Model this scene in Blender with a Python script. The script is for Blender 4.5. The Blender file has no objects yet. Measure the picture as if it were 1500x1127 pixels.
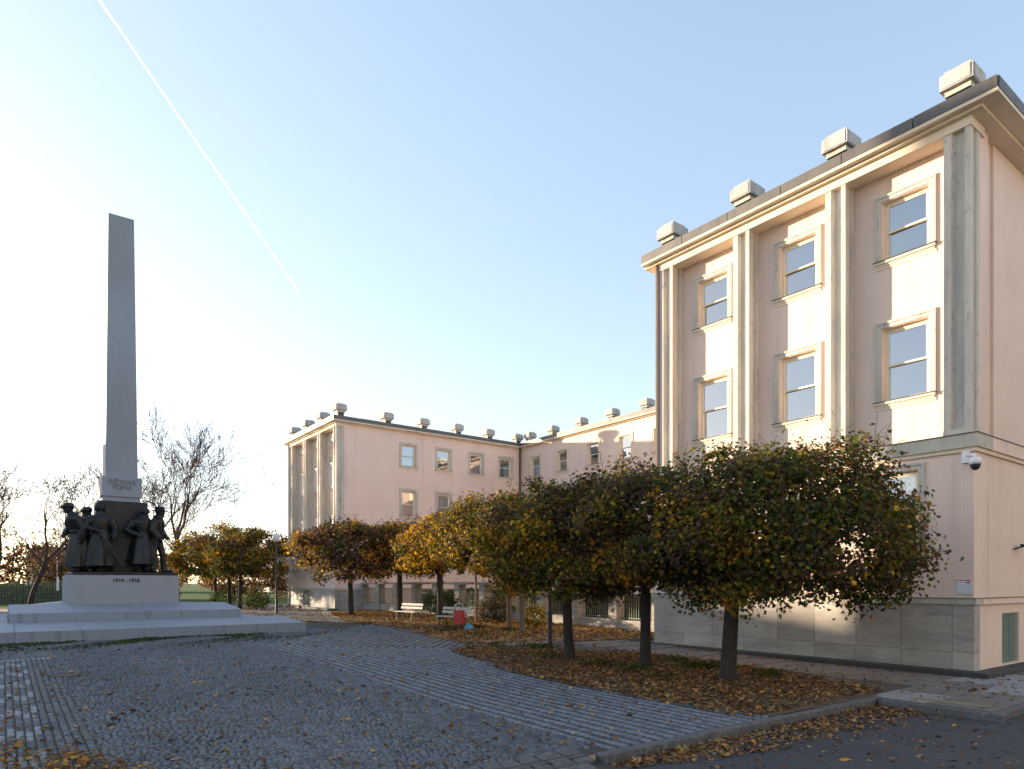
import bpy, bmesh, math, random
import numpy as np
from mathutils import Vector, Matrix
R = math.radians
random.seed(7)
rng = np.random.default_rng(11)
scene = bpy.context.scene
COL = scene.collection

# ---------------------------------------------------------------- camera
# world: +x runs across the square towards the building, +y along its facade
CAM = (-17.6, -6.14, 2.1)
YAW = math.atan2(.5974, .8019)
cd = bpy.data.cameras.new('camera')
cam = bpy.data.objects.new('camera', cd); COL.objects.link(cam)
cam.location = CAM
cam.rotation_euler = (R(90), 0, -YAW)
cd.sensor_width = 36.0; cd.lens = 24.0; cd.shift_y = .1943
cd.clip_start = .1; cd.clip_end = 12000
scene.camera = cam

# ---------------------------------------------------------------- sky and sun
SUN_EL = R(7.6)
SUN_DIR = Vector((-.4697 * math.cos(SUN_EL), .8829 * math.cos(SUN_EL), math.sin(SUN_EL))).normalized()   # towards the sun
w = bpy.data.worlds.new('World'); scene.world = w; w.use_nodes = True
nt = w.node_tree; nt.nodes.clear()
sky = nt.nodes.new('ShaderNodeTexSky'); sky.sky_type = 'NISHITA'; sky.sun_disc = False
sky.sun_elevation = SUN_EL
sky.sun_rotation = math.atan2(SUN_DIR.x, SUN_DIR.y)
sky.altitude = 200; sky.air_density = 1.0; sky.dust_density = 1.1; sky.ozone_density = 1.6
bg = nt.nodes.new('ShaderNodeBackground'); bg.inputs['Strength'].default_value = .15
wo = nt.nodes.new('ShaderNodeOutputWorld')
gm = nt.nodes.new('ShaderNodeGamma'); gm.inputs['Gamma'].default_value = .64
hs = nt.nodes.new('ShaderNodeHueSaturation'); hs.inputs['Saturation'].default_value = .94
nt.links.new(sky.outputs[0], gm.inputs[0]); nt.links.new(gm.outputs[0], hs.inputs['Color']); tn = nt.nodes.new('ShaderNodeMix'); tn.data_type = 'RGBA'; tn.blend_type = 'MULTIPLY'; tn.inputs['Factor'].default_value = 1; tn.inputs['B'].default_value = (.98, .98, 1.04, 1)
nt.links.new(hs.outputs[0], tn.inputs['A']); nt.links.new(tn.outputs['Result'], bg.inputs[0]); nt.links.new(bg.outputs[0], wo.inputs[0])
sl = bpy.data.lights.new('sun', 'SUN'); sl.energy = 3.4; sl.angle = R(.8); sl.color = (1.0, .79, .55)
sun = bpy.data.objects.new('sun', sl); COL.objects.link(sun)
sun.rotation_euler = SUN_DIR.to_track_quat('Z', 'Y').to_euler(); sun.location = (-60, 90, 40)
scene.view_settings.view_transform = 'Standard'; scene.view_settings.look = 'None'
scene.view_settings.exposure = 2.15; scene.view_settings.gamma = 1.0
scene.render.engine = 'CYCLES'
scene.cycles.max_bounces = 7; scene.cycles.transparent_max_bounces = 12

# ---------------------------------------------------------------- helpers
def gz(y):                                   # the ground climbs gently away from the road
    return .02 * min(max(y - 4, 0), 16)
def gzn(y): return .02 * np.clip(y - 4, 0, 16)
def V(X, Y):                                 # metres right of / ahead of the standpoint -> world
    return (CAM[0] + X * .8019 + Y * .5974, CAM[1] - X * .5974 + Y * .8019)

MATS = {}
def mat(name, col, rough=.8, metal=0., noise=None, bump=None, attr=None, trans=0., spec=.5, stretch=(1, 1, 1), rnd=0.):
    """noise: list of (scale, detail, colour, lo, hi, stretch); bump: (scale, strength, dist)"""
    m = bpy.data.materials.new(name); m.use_nodes = True; MATS[name] = m
    t = m.node_tree; b = t.nodes['Principled BSDF']; out = t.nodes['Material Output']
    b.inputs['Roughness'].default_value = rough; b.inputs['Metallic'].default_value = metal
    b.inputs['Specular IOR Level'].default_value = spec
    geo = t.nodes.new('ShaderNodeNewGeometry')
    def vec(st):
        mp = t.nodes.new('ShaderNodeMapping'); mp.inputs['Scale'].default_value = st
        t.links.new(geo.outputs['Position'], mp.inputs['Vector']); return mp.outputs[0]
    if attr:
        a = t.nodes.new('ShaderNodeAttribute'); a.attribute_name = 'Col'; cur = a.outputs['Color']
    else:
        c = t.nodes.new('ShaderNodeRGB'); c.outputs[0].default_value = (*col, 1); cur = c.outputs[0]
    for (sc, det, col2, lo, hi, st) in (noise or []):
        n = t.nodes.new('ShaderNodeTexNoise'); n.inputs['Scale'].default_value = sc; n.inputs['Detail'].default_value = det
        n.inputs['Roughness'].default_value = .62
        t.links.new(vec(st), n.inputs['Vector'])
        mr = t.nodes.new('ShaderNodeMapRange'); mr.inputs['From Min'].default_value = lo; mr.inputs['From Max'].default_value = hi
        t.links.new(n.outputs['Fac'], mr.inputs['Value'])
        mx = t.nodes.new('ShaderNodeMix'); mx.data_type = 'RGBA'
        t.links.new(mr.outputs[0], mx.inputs['Factor']); t.links.new(cur, mx.inputs['A'])
        mx.inputs['B'].default_value = (*col2, 1); cur = mx.outputs['Result']
    if rnd:                                              # every piece cut from a slightly different block
        oi = t.nodes.new('ShaderNodeObjectInfo'); mr = t.nodes.new('ShaderNodeMapRange'); mr.inputs['To Min'].default_value = 1 - rnd; mr.inputs['To Max'].default_value = 1 + rnd * .6
        t.links.new(oi.outputs['Random'], mr.inputs['Value']); hv = t.nodes.new('ShaderNodeHueSaturation'); t.links.new(mr.outputs[0], hv.inputs['Value'])
        t.links.new(cur, hv.inputs['Color']); cur = hv.outputs[0]
    t.links.new(cur, b.inputs['Base Color'])
    if bump:
        n = t.nodes.new('ShaderNodeTexNoise'); n.inputs['Scale'].default_value = bump[0]; n.inputs['Detail'].default_value = 6
        t.links.new(vec(stretch), n.inputs['Vector'])
        bp = t.nodes.new('ShaderNodeBump'); bp.inputs['Strength'].default_value = bump[1]; bp.inputs['Distance'].default_value = bump[2]
        t.links.new(n.outputs['Fac'], bp.inputs['Height']); t.links.new(bp.outputs[0], b.inputs['Normal'])
    if trans:
        tr = t.nodes.new('ShaderNodeBsdfTranslucent'); t.links.new(cur, tr.inputs['Color'])
        ms = t.nodes.new('ShaderNodeMixShader'); ms.inputs[0].default_value = trans
        t.links.new(b.outputs[0], ms.inputs[1]); t.links.new(tr.outputs[0], ms.inputs[2]); t.links.new(ms.outputs[0], out.inputs[0])
    return m

O1 = (1, 1, 1)
mat('plaster', (.80, .625, .53), .9, noise=[(.35, 5, (.73, .56, .47), .35, .75, O1), (2.2, 6, (.82, .65, .56), .5, .85, (1, 1, .35)), (.9, 9, (.58, .45, .38), .54, .86, (2.2, 2.2, .10)), (2.6, 8, (.50, .40, .34), .64, .86, (3, 3, .07)), (.22, 6, (.70, .54, .455), .5, .7, O1)], bump=(60, .25, .004))
mat('cream_stucco', (.74, .63, .49), .85, noise=[(1.2, 6, (.58, .49, .39), .45, .85, O1)], bump=(50, .2, .003))
mat('pier_stone', (.60, .55, .48), .85, noise=[(2.2, 9, (.42, .395, .36), .42, .70, (1.3, 1.3, .22)), (9, 7, (.25, .22, .20), .58, .76, (1, 1, .4)), (24, 4, (.16, .13, .11), .7, .78, O1)], bump=(26, .5, .012))
mat('travertine', (.45, .42, .38), .8, noise=[(1.3, 9, (.31, .29, .27), .42, .70, (.5, .5, 3.2)), (4.5, 8, (.53, .49, .44), .52, .72, (.5, .5, 2.6)), (6, 8, (.14, .12, .11), .655, .72, (.55, .55, 4.5)), (.55, 6, (.27, .25, .23), .5, .82, (1, 1, .9))], bump=(14, .35, .008), stretch=(.6, .6, 3), rnd=.22)
mat('belt_stone', (.52, .48, .40), .85, noise=[(2, 8, (.34, .32, .29), .42, .72, (1, 1, .6)), (7, 5, (.22, .2, .18), .62, .8, O1)], bump=(30, .4, .008))
mat('concrete', (.46, .44, .42), .9, noise=[(2.5, 8, (.26, .25, .25), .45, .75, (2, 2, .6)), (9, 5, (.58, .56, .53), .6, .8, O1)], bump=(25, .5, .012))
mat('sheet_metal', (.10, .095, .095), .55, .35, noise=[(1.3, 5, (.15, .135, .12), .4, .8, O1), (6, 5, (.06, .06, .062), .55, .8, (1, 1, .2))])
mat('flashing', (.05, .055, .055), .5, .3, noise=[(4, 4, (.11, .12, .11), .5, .8, O1)])
mat('verdigris', (.16, .27, .22), .7, .1, noise=[(3, 5, (.07, .10, .09), .5, .8, O1)])
mat('window_paint', (.76, .69, .53), .5, noise=[(8, 4, (.66, .58, .44), .5, .9, O1)])
mat('blind', (.74, .74, .72), .85, noise=[(.9, 3, (.6, .61, .62), .4, .7, (1, 1, .3))])
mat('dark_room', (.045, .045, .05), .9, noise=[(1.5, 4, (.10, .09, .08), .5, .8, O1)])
mat('granite_dark', (.045, .044, .044), .75, noise=[(6, 6, (.075, .072, .07), .5, .8, O1)], bump=(40, .4, .006))
mat('kerb_granite', (.085, .085, .088), .8, noise=[(14, 6, (.17, .17, .17), .45, .75, O1), (2, 5, (.075, .075, .075), .5, .8, O1)], bump=(50, .5, .006))
mat('slab', (.16, .15, .145), .85, noise=[(2, 6, (.11, .105, .10), .42, .75, O1), (22, 5, (.19, .18, .17), .55, .8, O1)], bump=(60, .4, .004))
mat('slab_light', (.26, .265, .27), .85, noise=[(3, 6, (.19, .19, .195), .45, .75, O1)], bump=(60, .4, .004))
mat('monument_granite', (.30, .325, .36), .7, noise=[(55, 3, (.20, .20, .20), .45, .65, O1), (1.1, 6, (.24, .235, .23), .5, .8, (1, 1, .3)), (5, 6, (.24, .23, .22), .62, .82, (1, 1, .12))], bump=(50, .25, .004))
mat('step_granite', (.235, .27, .315), .7, noise=[(45, 3, (.19, .215, .25), .45, .65, O1), (2.4, 7, (.12, .115, .11), .56, .8, (1.6, 1.6, .25))], bump=(50, .25, .004))
mat('obelisk_granite', (.25, .29, .34), .6, noise=[(40, 3, (.20, .235, .275), .42, .66, O1), (.45, 6, (.19, .21, .235), .42, .72, (1, 1, .5)), (2.6, 2, (.06, .055, .055), .735, .76, O1)], bump=(45, .2, .003))
mat('bronze', (.020, .022, .023), .45, .55, noise=[(3, 6, (.034, .031, .026), .45, .75, O1), (9, 5, (.02, .022, .024), .55, .8, O1)], bump=(30, .35, .012))
mat('black_metal', (.022, .026, .026), .5, .3)
mat('rail_metal', (.16, .20, .15), .6, .2, noise=[(7, 4, (.10, .13, .10), .5, .8, O1)])
mat('window_bar', (.30, .38, .32), .6, .1)
mat('white_plastic', (.74, .75, .77), .4)
mat('red_paint', (.42, .03, .03), .45, noise=[(4, 4, (.30, .02, .02), .5, .8, O1)])
mat('bench_paint', (.46, .41, .33), .65, noise=[(5, 5, (.30, .26, .21), .5, .8, O1)])
mat('blue_plastic', (.10, .36, .62), .35, noise=[(9, 4, (.4, .6, .75), .6, .8, O1)])
mat('bark', (.030, .025, .021), .95, noise=[(7, 7, (.065, .053, .044), .45, .75, (3, 3, .5))], bump=(16, .9, .03), stretch=(3, 3, .5))
mat('pale_bark', (.16, .115, .08), .95, noise=[(7, 7, (.08, .06, .05), .45, .75, (3, 3, .5))], bump=(16, .8, .02), stretch=(3, 3, .5))
mat('twig', (.075, .05, .04), .95, spec=.1)
mat('leaf', None, .75, attr=True, trans=.40, spec=.12)
mat('litter', None, .85, attr=True, trans=.12, spec=.12)
mat('sett', None, .62, attr=True, noise=[(60, 3, (.12, .12, .12), .6, .85, O1)], bump=(70, .5, .006))
mat('joint_soil', (.035, .034, .03), .95, noise=[(3, 6, (.05, .06, .028), .5, .7, O1), (.7, 4, (.06, .055, .045), .45, .7, O1)], bump=(80, .6, .01))
mat('asphalt', (.034, .036, .042), .85, noise=[(90, 3, (.075, .075, .08), .5, .7, O1), (.6, 6, (.055, .055, .06), .4, .7, O1), (2.5, 8, (.028, .028, .03), .58, .66, O1)], bump=(120, .7, .006))
mat('soil', (.07, .048, .03), .95, noise=[(5, 8, (.15, .09, .045), .42, .66, O1), (22, 5, (.16, .10, .05), .55, .72, O1), (1.2, 5, (.045, .05, .022), .55, .8, O1)], bump=(25, 1., .04))
mat('lawn', (.05, .10, .022), .95, spec=.08, noise=[(.25, 6, (.11, .12, .04), .4, .7, O1), (8, 6, (.035, .06, .018), .45, .7, O1)], bump=(12, 1., .06))
mat('gravel', (.30, .27, .24), .95, noise=[(1.2, 6, (.22, .18, .14), .4, .7, O1), (18, 5, (.34, .2, .07), .62, .75, O1)], bump=(60, .6, .01))
mat('park_asphalt', (.15, .15, .155), .9, noise=[(.5, 6, (.11, .11, .115), .4, .7, O1), (20, 5, (.22, .2, .17), .55, .8, O1)], bump=(60, .5, .008))
mat('far_sett', (.11, .11, .112), .8, noise=[(9, 3, (.07, .07, .07), .45, .6, O1), (.4, 5, (.14, .135, .125), .45, .7, O1)], bump=(9, .8, .02))
mat('yellow_paint', (.30, .24, .10), .8, noise=[(9, 5, (.16, .15, .135), .42, .6, O1)])
mat('iron', (.06, .045, .04), .7, .6, noise=[(30, 4, (.1, .07, .05), .5, .7, O1)], bump=(30, .6, .01))
mat('stone_post', (.42, .38, .33), .9, noise=[(2, 7, (.27, .25, .22), .42, .72, (.4, .4, 4)), (8, 5, (.5, .46, .4), .6, .8, O1)], bump=(20, .5, .01), stretch=(.5, .5, 4))
mat('house_wall', (.55, .46, .38), .9, noise=[(.3, 5, (.45, .38, .32), .4, .7, O1)])
mat('house_roof', (.22, .10, .07), .9, noise=[(2, 5, (.15, .08, .06), .4, .7, O1)])
mat('grey_facade', (.42, .40, .38), .9, noise=[(.3, 5, (.34, .33, .31), .4, .7, O1)])
def glass_mat():
    m = bpy.data.materials.new('glass'); m.use_nodes = True; t = m.node_tree; t.nodes.clear(); MATS['glass'] = m
    o = t.nodes.new('ShaderNodeOutputMaterial'); g = t.nodes.new('ShaderNodeBsdfGlossy'); g.inputs['Roughness'].default_value = .015
    g.inputs['Color'].default_value = (.95, .97, 1, 1)
    tr = t.nodes.new('ShaderNodeBsdfTransparent'); tr.inputs['Color'].default_value = (.86, .9, .9, 1)
    fr = t.nodes.new('ShaderNodeFresnel'); fr.inputs['IOR'].default_value = 4.0
    # old panes are never quite flat
    n = t.nodes.new('ShaderNodeTexNoise'); n.inputs['Scale'].default_value = 1.3
    ge = t.nodes.new('ShaderNodeNewGeometry'); t.links.new(ge.outputs['Position'], n.inputs['Vector'])
    b = t.nodes.new('ShaderNodeBump'); b.inputs['Strength'].default_value = .15; b.inputs['Distance'].default_value = .01
    t.links.new(n.outputs['Fac'], b.inputs['Height']); t.links.new(b.outputs[0], g.inputs['Normal'])
    mx = t.nodes.new('ShaderNodeMixShader'); t.links.new(fr.outputs[0], mx.inputs[0])
    t.links.new(tr.outputs[0], mx.inputs[1]); t.links.new(g.outputs[0], mx.inputs[2]); t.links.new(mx.outputs[0], o.inputs[0])
glass_mat()
def globe_mat():
    m = mat('lamp_glass', (.8, .8, .8), .25); m.node_tree.nodes['Principled BSDF'].inputs['Transmission Weight'].default_value = .35
globe_mat()
def sign_mat():          # printed notice: grey lines on white with a red head line
    m = mat('notice_print', (.78, .80, .84), .5); t = m.node_tree; b = t.nodes['Principled BSDF']
    ge = t.nodes.new('ShaderNodeNewGeometry'); s = t.nodes.new('ShaderNodeSeparateXYZ'); t.links.new(ge.outputs['Position'], s.inputs[0])
    wv = t.nodes.new('ShaderNodeMath'); wv.operation = 'MULTIPLY'; wv.inputs[1].default_value = 27; t.links.new(s.outputs['Z'], wv.inputs[0])
    fr = t.nodes.new('ShaderNodeMath'); fr.operation = 'FRACT'; t.links.new(wv.outputs[0], fr.inputs[0])
    lt = t.nodes.new('ShaderNodeMath'); lt.operation = 'LESS_THAN'; lt.inputs[1].default_value = .38; t.links.new(fr.outputs[0], lt.inputs[0])
    n = t.nodes.new('ShaderNodeTexNoise'); n.inputs['Scale'].default_value = 60; t.links.new(ge.outputs['Position'], n.inputs['Vector'])
    g2 = t.nodes.new('ShaderNodeMath'); g2.operation = 'GREATER_THAN'; g2.inputs[1].default_value = .47; t.links.new(n.outputs['Fac'], g2.inputs[0])
    ml = t.nodes.new('ShaderNodeMath'); ml.operation = 'MULTIPLY'; t.links.new(lt.outputs[0], ml.inputs[0]); t.links.new(g2.outputs[0], ml.inputs[1])
    mx = t.nodes.new('ShaderNodeMix'); mx.data_type = 'RGBA'; mx.inputs['A'].default_value = (.78, .8, .84, 1); mx.inputs['B'].default_value = (.32, .36, .45, 1)
    t.links.new(ml.outputs[0], mx.inputs['Factor']); t.links.new(mx.outputs['Result'], b.inputs['Base Color'])
sign_mat()
def contrail_mat():
    m = bpy.data.materials.new('ice_cloud'); m.use_nodes = True; t = m.node_tree; t.nodes.clear(); MATS['ice_cloud'] = m
    o = t.nodes.new('ShaderNodeOutputMaterial'); d = t.nodes.new('ShaderNodeBsdfTranslucent'); d.inputs['Color'].default_value = (1, 1, 1, 1)
    d2 = t.nodes.new('ShaderNodeBsdfDiffuse'); d2.inputs['Color'].default_value = (1, 1, 1, 1)
    ad = t.nodes.new('ShaderNodeAddShader'); t.links.new(d.outputs[0], ad.inputs[0]); t.links.new(d2.outputs[0], ad.inputs[1])
    tr = t.nodes.new('ShaderNodeBsdfTransparent'); mx = t.nodes.new('ShaderNodeMixShader')
    ge = t.nodes.new('ShaderNodeNewGeometry'); n = t.nodes.new('ShaderNodeTexNoise'); n.inputs['Scale'].default_value = .035; n.inputs['Detail'].default_value = 5
    t.links.new(ge.outputs['Position'], n.inputs['Vector'])
    mr = t.nodes.new('ShaderNodeMapRange'); mr.inputs['From Min'].default_value = .3; mr.inputs['From Max'].default_value = .75
    mr.inputs['To Min'].default_value = .1; mr.inputs['To Max'].default_value = .45
    t.links.new(n.outputs['Fac'], mr.inputs['Value']); t.links.new(mr.outputs[0], mx.inputs[0])
    t.links.new(tr.outputs[0], mx.inputs[1]); t.links.new(ad.outputs[0], mx.inputs[2]); t.links.new(mx.outputs[0], o.inputs[0])
contrail_mat()

class MB:
    def __init__(s): s.v = []; s.f = []
    def quad(s, *p):
        i = len(s.v); s.v += [tuple(q) for q in p]; s.f.append(tuple(range(i, i + len(p)))); return s
    def box(s, x0, x1, y0, y1, z0, z1, zt=None, c=0.):
        """zt: four top heights (x0y0, x1y0, x1y1, x0y1); c: chamfer of the top edge"""
        i = len(s.v); t = zt or (z1,) * 4
        s.v += [(x0, y0, z0), (x1, y0, z0), (x1, y1, z0), (x0, y1, z0)]
        if c:
            s.v += [(x0, y0, t[0] - c), (x1, y0, t[1] - c), (x1, y1, t[2] - c), (x0, y1, t[3] - c)]
            s.v += [(x0 + c, y0 + c, t[0]), (x1 - c, y0 + c, t[1]), (x1 - c, y1 - c, t[2]), (x0 + c, y1 - c, t[3])]
            fs = [(3, 2, 1, 0), (8, 9, 10, 11)]
            for k in range(4):
                n = (k + 1) % 4; fs += [(k, n, 4 + n, 4 + k), (4 + k, 4 + n, 8 + n, 8 + k)]
        else:
            s.v += [(x0, y0, t[0]), (x1, y0, t[1]), (x1, y1, t[2]), (x0, y1, t[3])]
            fs = [(3, 2, 1, 0), (4, 5, 6, 7)] + [(k, (k + 1) % 4, 4 + (k + 1) % 4, 4 + k) for k in range(4)]
        s.f += [tuple(i + k for k in f) for f in fs]; return s
    def prism(s, poly, z0, z1):
        i = len(s.v); n = len(poly)
        s.v += [(p[0], p[1], z0) for p in poly] + [(p[0], p[1], z1) for p in poly]
        s.f += [tuple(i + k for k in range(n))[::-1], tuple(i + n + k for k in range(n))]
        s.f += [(i + k, i + (k + 1) % n, i + n + (k + 1) % n, i + n + k) for k in range(n)]; return s
    def tube(s, pts, rad, n=8, caps=True):
        pts = [Vector(p) for p in pts]; i0 = len(s.v); m = len(pts)
        up = None
        for k, p in enumerate(pts):
            d = (pts[min(k + 1, m - 1)] - pts[max(k - 1, 0)]).normalized()
            if up is None: up = d.orthogonal().normalized()
            u = (up - d * up.dot(d)).normalized(); up = u; q = d.cross(u)
            r = rad[k] if hasattr(rad, '__len__') else rad
            for j in range(n):
                a = 2 * math.pi * j / n; s.v.append(tuple(p + u * (r * math.cos(a)) + q * (r * math.sin(a))))
        for k in range(m - 1):
            for j in range(n):
                a, b = i0 + k * n + j, i0 + k * n + (j + 1) % n; s.f.append((a, b, b + n, a + n))
        if caps:
            s.f.append(tuple(i0 + j for j in range(n))[::-1]); s.f.append(tuple(i0 + (m - 1) * n + j for j in range(n)))
        return s
    def loft(s, rings, n=16, fold=0., nf=7, ph=0.):
        """rings of (cx, cy, z, rx, ry[, fold])"""
        i0 = len(s.v)
        for rg in rings:
            cx, cy, z, rx, ry = rg[:5]; fo = rg[5] if len(rg) > 5 else 0
            for j in range(n):
                a = 2 * math.pi * j / n; k = 1 + fo * math.cos(nf * a + ph)
                s.v.append((cx + rx * k * math.cos(a), cy + ry * k * math.sin(a), z))
        for k in range(len(rings) - 1):
            for j in range(n):
                a, b = i0 + k * n + j, i0 + k * n + (j + 1) % n; s.f.append((a, b, b + n, a + n))
        s.f.append(tuple(i0 + j for j in range(n))[::-1]); s.f.append(tuple(i0 + (len(rings) - 1) * n + j for j in range(n)))
        return s
    def ball(s, c, r, n=10, m=7):
        rx, ry, rz = r if hasattr(r, '__len__') else (r, r, r)
        rings = []
        for k in range(1, m):
            a = math.pi * k / m - math.pi / 2
            rings.append((c[0], c[1], c[2] + rz * math.sin(a), rx * math.cos(a), ry * math.cos(a)))
        return s.loft(rings, n)
    def mesh(s, name):
        me = bpy.data.meshes.new(name); me.from_pydata(s.v, [], s.f); me.update(); return me
    def build(s, name, m, parent=None, smooth=False):
        return link(name, s.mesh(name), m, parent, smooth)
def link(name, me, m, parent=None, smooth=False):
    if m and not me.materials: me.materials.append(MATS[m])
    if smooth:
        for p in me.polygons: p.use_smooth = True
    o = bpy.data.objects.new(name, me); COL.objects.link(o)
    if parent: o.parent = parent
    return o
def tag(o, label=None, cat=None, group=None, kind=None):
    if label: o['label'] = label
    if cat: o['category'] = cat
    if group: o['group'] = group
    if kind: o['kind'] = kind
    return o
def empty(name, loc=(0, 0, 0), rz=0.):
    o = bpy.data.objects.new(name, None); COL.objects.link(o); o.location = loc; o.rotation_euler = (0, 0, rz); o.empty_display_size = .3
    return o
def copy_tree(o, parent=None):
    c = o.copy(); COL.objects.link(c); c.parent = parent
    for ch in o.children: copy_tree(ch, c)
    return c
def bevel(me, wd, seg=1):
    bm = bmesh.new(); bm.from_mesh(me)
    bmesh.ops.bevel(bm, geom=bm.edges[:], offset=wd, segments=seg, affect='EDGES', profile=.7)
    bm.to_mesh(me); bm.free(); return me
def np_mesh(name, verts, tris, cols=None):
    """verts (N,3), tris (M,k) constant k, cols (N,3)"""
    me = bpy.data.meshes.new(name); n = len(verts); k = tris.shape[1]; m = len(tris)
    me.vertices.add(n); me.vertices.foreach_set('co', np.ascontiguousarray(verts, dtype=np.float32).ravel())
    me.loops.add(m * k); me.loops.foreach_set('vertex_index', np.ascontiguousarray(tris, dtype=np.int32).ravel())
    me.polygons.add(m); me.polygons.foreach_set('loop_start', np.arange(m, dtype=np.int32) * k)
    me.update(calc_edges=True); me.validate()
    if cols is not None:
        at = me.color_attributes.new('Col', 'FLOAT_COLOR', 'POINT')
        c4 = np.ones((n, 4), dtype=np.float32); c4[:, :3] = cols; at.data.foreach_set('color', c4.ravel())
    return me

# ---------------------------------------------------------------- ground
def sheet(name, poly, dz, m, kind='structure', flat=None):
    bm = bmesh.new(); f = bm.faces.new([bm.verts.new((p[0], p[1], 0)) for p in poly])
    for yc in (4.0, 20.0):
        bmesh.ops.bisect_plane(bm, geom=bm.verts[:] + bm.edges[:] + bm.faces[:], plane_co=(0, yc, 0), plane_no=(0, 1, 0))
    bmesh.ops.triangulate(bm, faces=[q for q in bm.faces if len(q.verts) > 4])
    for v in bm.verts: v.co.z = (gz(v.co.y) + dz) if flat is None else flat
    bmesh.ops.recalc_face_normals(bm, faces=bm.faces[:])
    if sum(q.normal.z for q in bm.faces) < 0: bmesh.ops.reverse_faces(bm, faces=bm.faces[:])
    me = bpy.data.meshes.new(name); bm.to_mesh(me); bm.free()
    o = link(name, me, m); tag(o, kind=kind); return o
sheet('ground', [(-4000, .1), (4000, .1), (4000, 6000), (-4000, 6000)], -.04, 'lawn')
road = sheet('road', [(-400, -400), (400, -400), (400, -.1), (-400, -.1)], 0, 'asphalt', flat=-.12)
square = sheet('cobbled_square', [(-60, .04), (-7.7, .04), (-7.7, 6.6), (-6.6, 11.2), (-5.4, 12.5), (-4.3, 18), (-3.6, 30), (-6, 33), (-60, 33)], -.018, 'joint_soil')
far_paving = sheet('paving', [(-60, 33), (-6, 33), (-3.6, 30), (-3.9, 24), (-1, 34), (0, 38), (0, 47.5), (-60, 47.5)], -.010, 'far_sett')
park_path = sheet('path', [(-120, 47.5), (30, 47.5), (30, 54), (-120, 54)], -.02, 'park_asphalt')
sheet('bare_strip', [(-3.6, 30), (-3.9, 24), (-4.0, 20), (1.0, 20), (1.0, 37), (-1, 37)], -.006, 'gravel')
bed_a = [(-7.95, .03), (-4.4, .03), (-3.25, 1.85), (-2.7, 4.95), (-2.98, 7.5), (-4.54, 9.65), (-5.7, 11.55), (-6.95, 10.9), (-8.0, 6.4)]
bed_b = [(-5.7, 12.3), (-3.1, 11.4), (-.3, 10.3), (3.1, 10.3), (2.7, 22), (2.0, 37), (-1.2, 33), (-4.1, 22.8), (-4.6, 18.0)]
sheet('planting_bed', bed_a, .012, 'soil'); sheet('planting_bed', bed_b, .010, 'soil')
sheet('courtyard', [(3.1, 9.4), (15.5, 9.4), (15.5, 37.2), (2.0, 37.2), (2.7, 22)], .0, 'lawn')
sheet('forecourt', [(-8, .04), (14, .04), (14, 12.6), (-5.75, 12.4), (-5.75, 11.4)], -.008, 'granite_dark')
sheet('side_pavement', [(-4.7, -1.9), (40, -1.9), (40, .13), (-4.7, .13)], 0, 'granite_dark', flat=-.006)

def inpoly(px, py, poly):
    r = np.zeros(px.shape, bool); n = len(poly); j = n - 1
    for i in range(n):
        xi, yi = poly[i]; xj, yj = poly[j]
        c = ((yi > py) != (yj > py)) & (px < (xj - xi) * (py - yi) / (yj - yi + 1e-12) + xi)
        r ^= c; j = i
    return r

# paving slabs of the pavement along the wall and round its corner
def slab_mesh(wx, wy):
    return MB().box(-wx / 2, wx / 2, -wy / 2, wy / 2, -.05, .012, c=.008).mesh('paving_slab')
sm1 = slab_mesh(1.1, .985); sm2 = slab_mesh(1.1, .985)
sm1.materials.append(MATS['slab']); sm2.materials.append(MATS['slab_light'])
fore = bpy.data.objects['forecourt']; sidep = bpy.data.objects['side_pavement']
def put_slab(x, y, me, par):
    o = bpy.data.objects.new('paving_slab', me); COL.objects.link(o); o.parent = par
    o.location = (x, y, gz(y) + random.uniform(-.004, .004)); o.rotation_euler = (random.uniform(-.004, .004), random.uniform(-.004, .004), random.uniform(-.006, .006))
for j in range(13):
    for i in range(2):
        x = -.98 - 1.115 * i; y = .62 + j * 1.0
        put_slab(x, y, sm1, fore)
for j in range(11, 13):
    for i in range(2, 4):
        put_slab(-.98 - 1.115 * i, .62 + j * 1.0, sm1, fore)
for i in range(12):
    for j in range(2):
        x = -4.05 + i * 1.115; y = -1.38 + j * 1.0
        put_slab(x, y, sm2 if (i * 3 + j) % 4 in (1, 2) else sm1, sidep)
sm1b = MB().box(-.09, .09, -.62, .62, .013, .019).build('guide_strip', 'yellow_paint', sidep); sm1b.location = (-4.25, -1.1, 0)

# kerb stones
kroot = tag(empty('kerb', (-8, -.08, 0)), 'dark granite kerb stones edging the asphalt road', 'kerb')
def kerb_stone(x0, x1, y0, y1, z1=.0):
    o = MB().box(x0 + .006, x1 - .006, y0 + .004, y1 - .004, -.2, z1 + random.uniform(-.005, .005), c=.018).build('kerb_stone', 'kerb_granite')
    o.parent = kroot; o.matrix_parent_inverse = Matrix.Translation((8, .08, 0)); return o
x = -11.7
while x < -5.2:
    kerb_stone(x, x + 1.02, -.12, .05, .004); x += 1.02
kerb_stone(x, -4.75, -.12, .05, .004)
for k in range(2): kerb_stone(-4.86, -4.70, -2.1 + k * .97, -2.1 + (k + 1) * .97 - .005, .004)
x = -4.7
while x < 6: kerb_stone(x, x + 1.02, -2.03, -1.87, .004); x += 1.02

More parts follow.
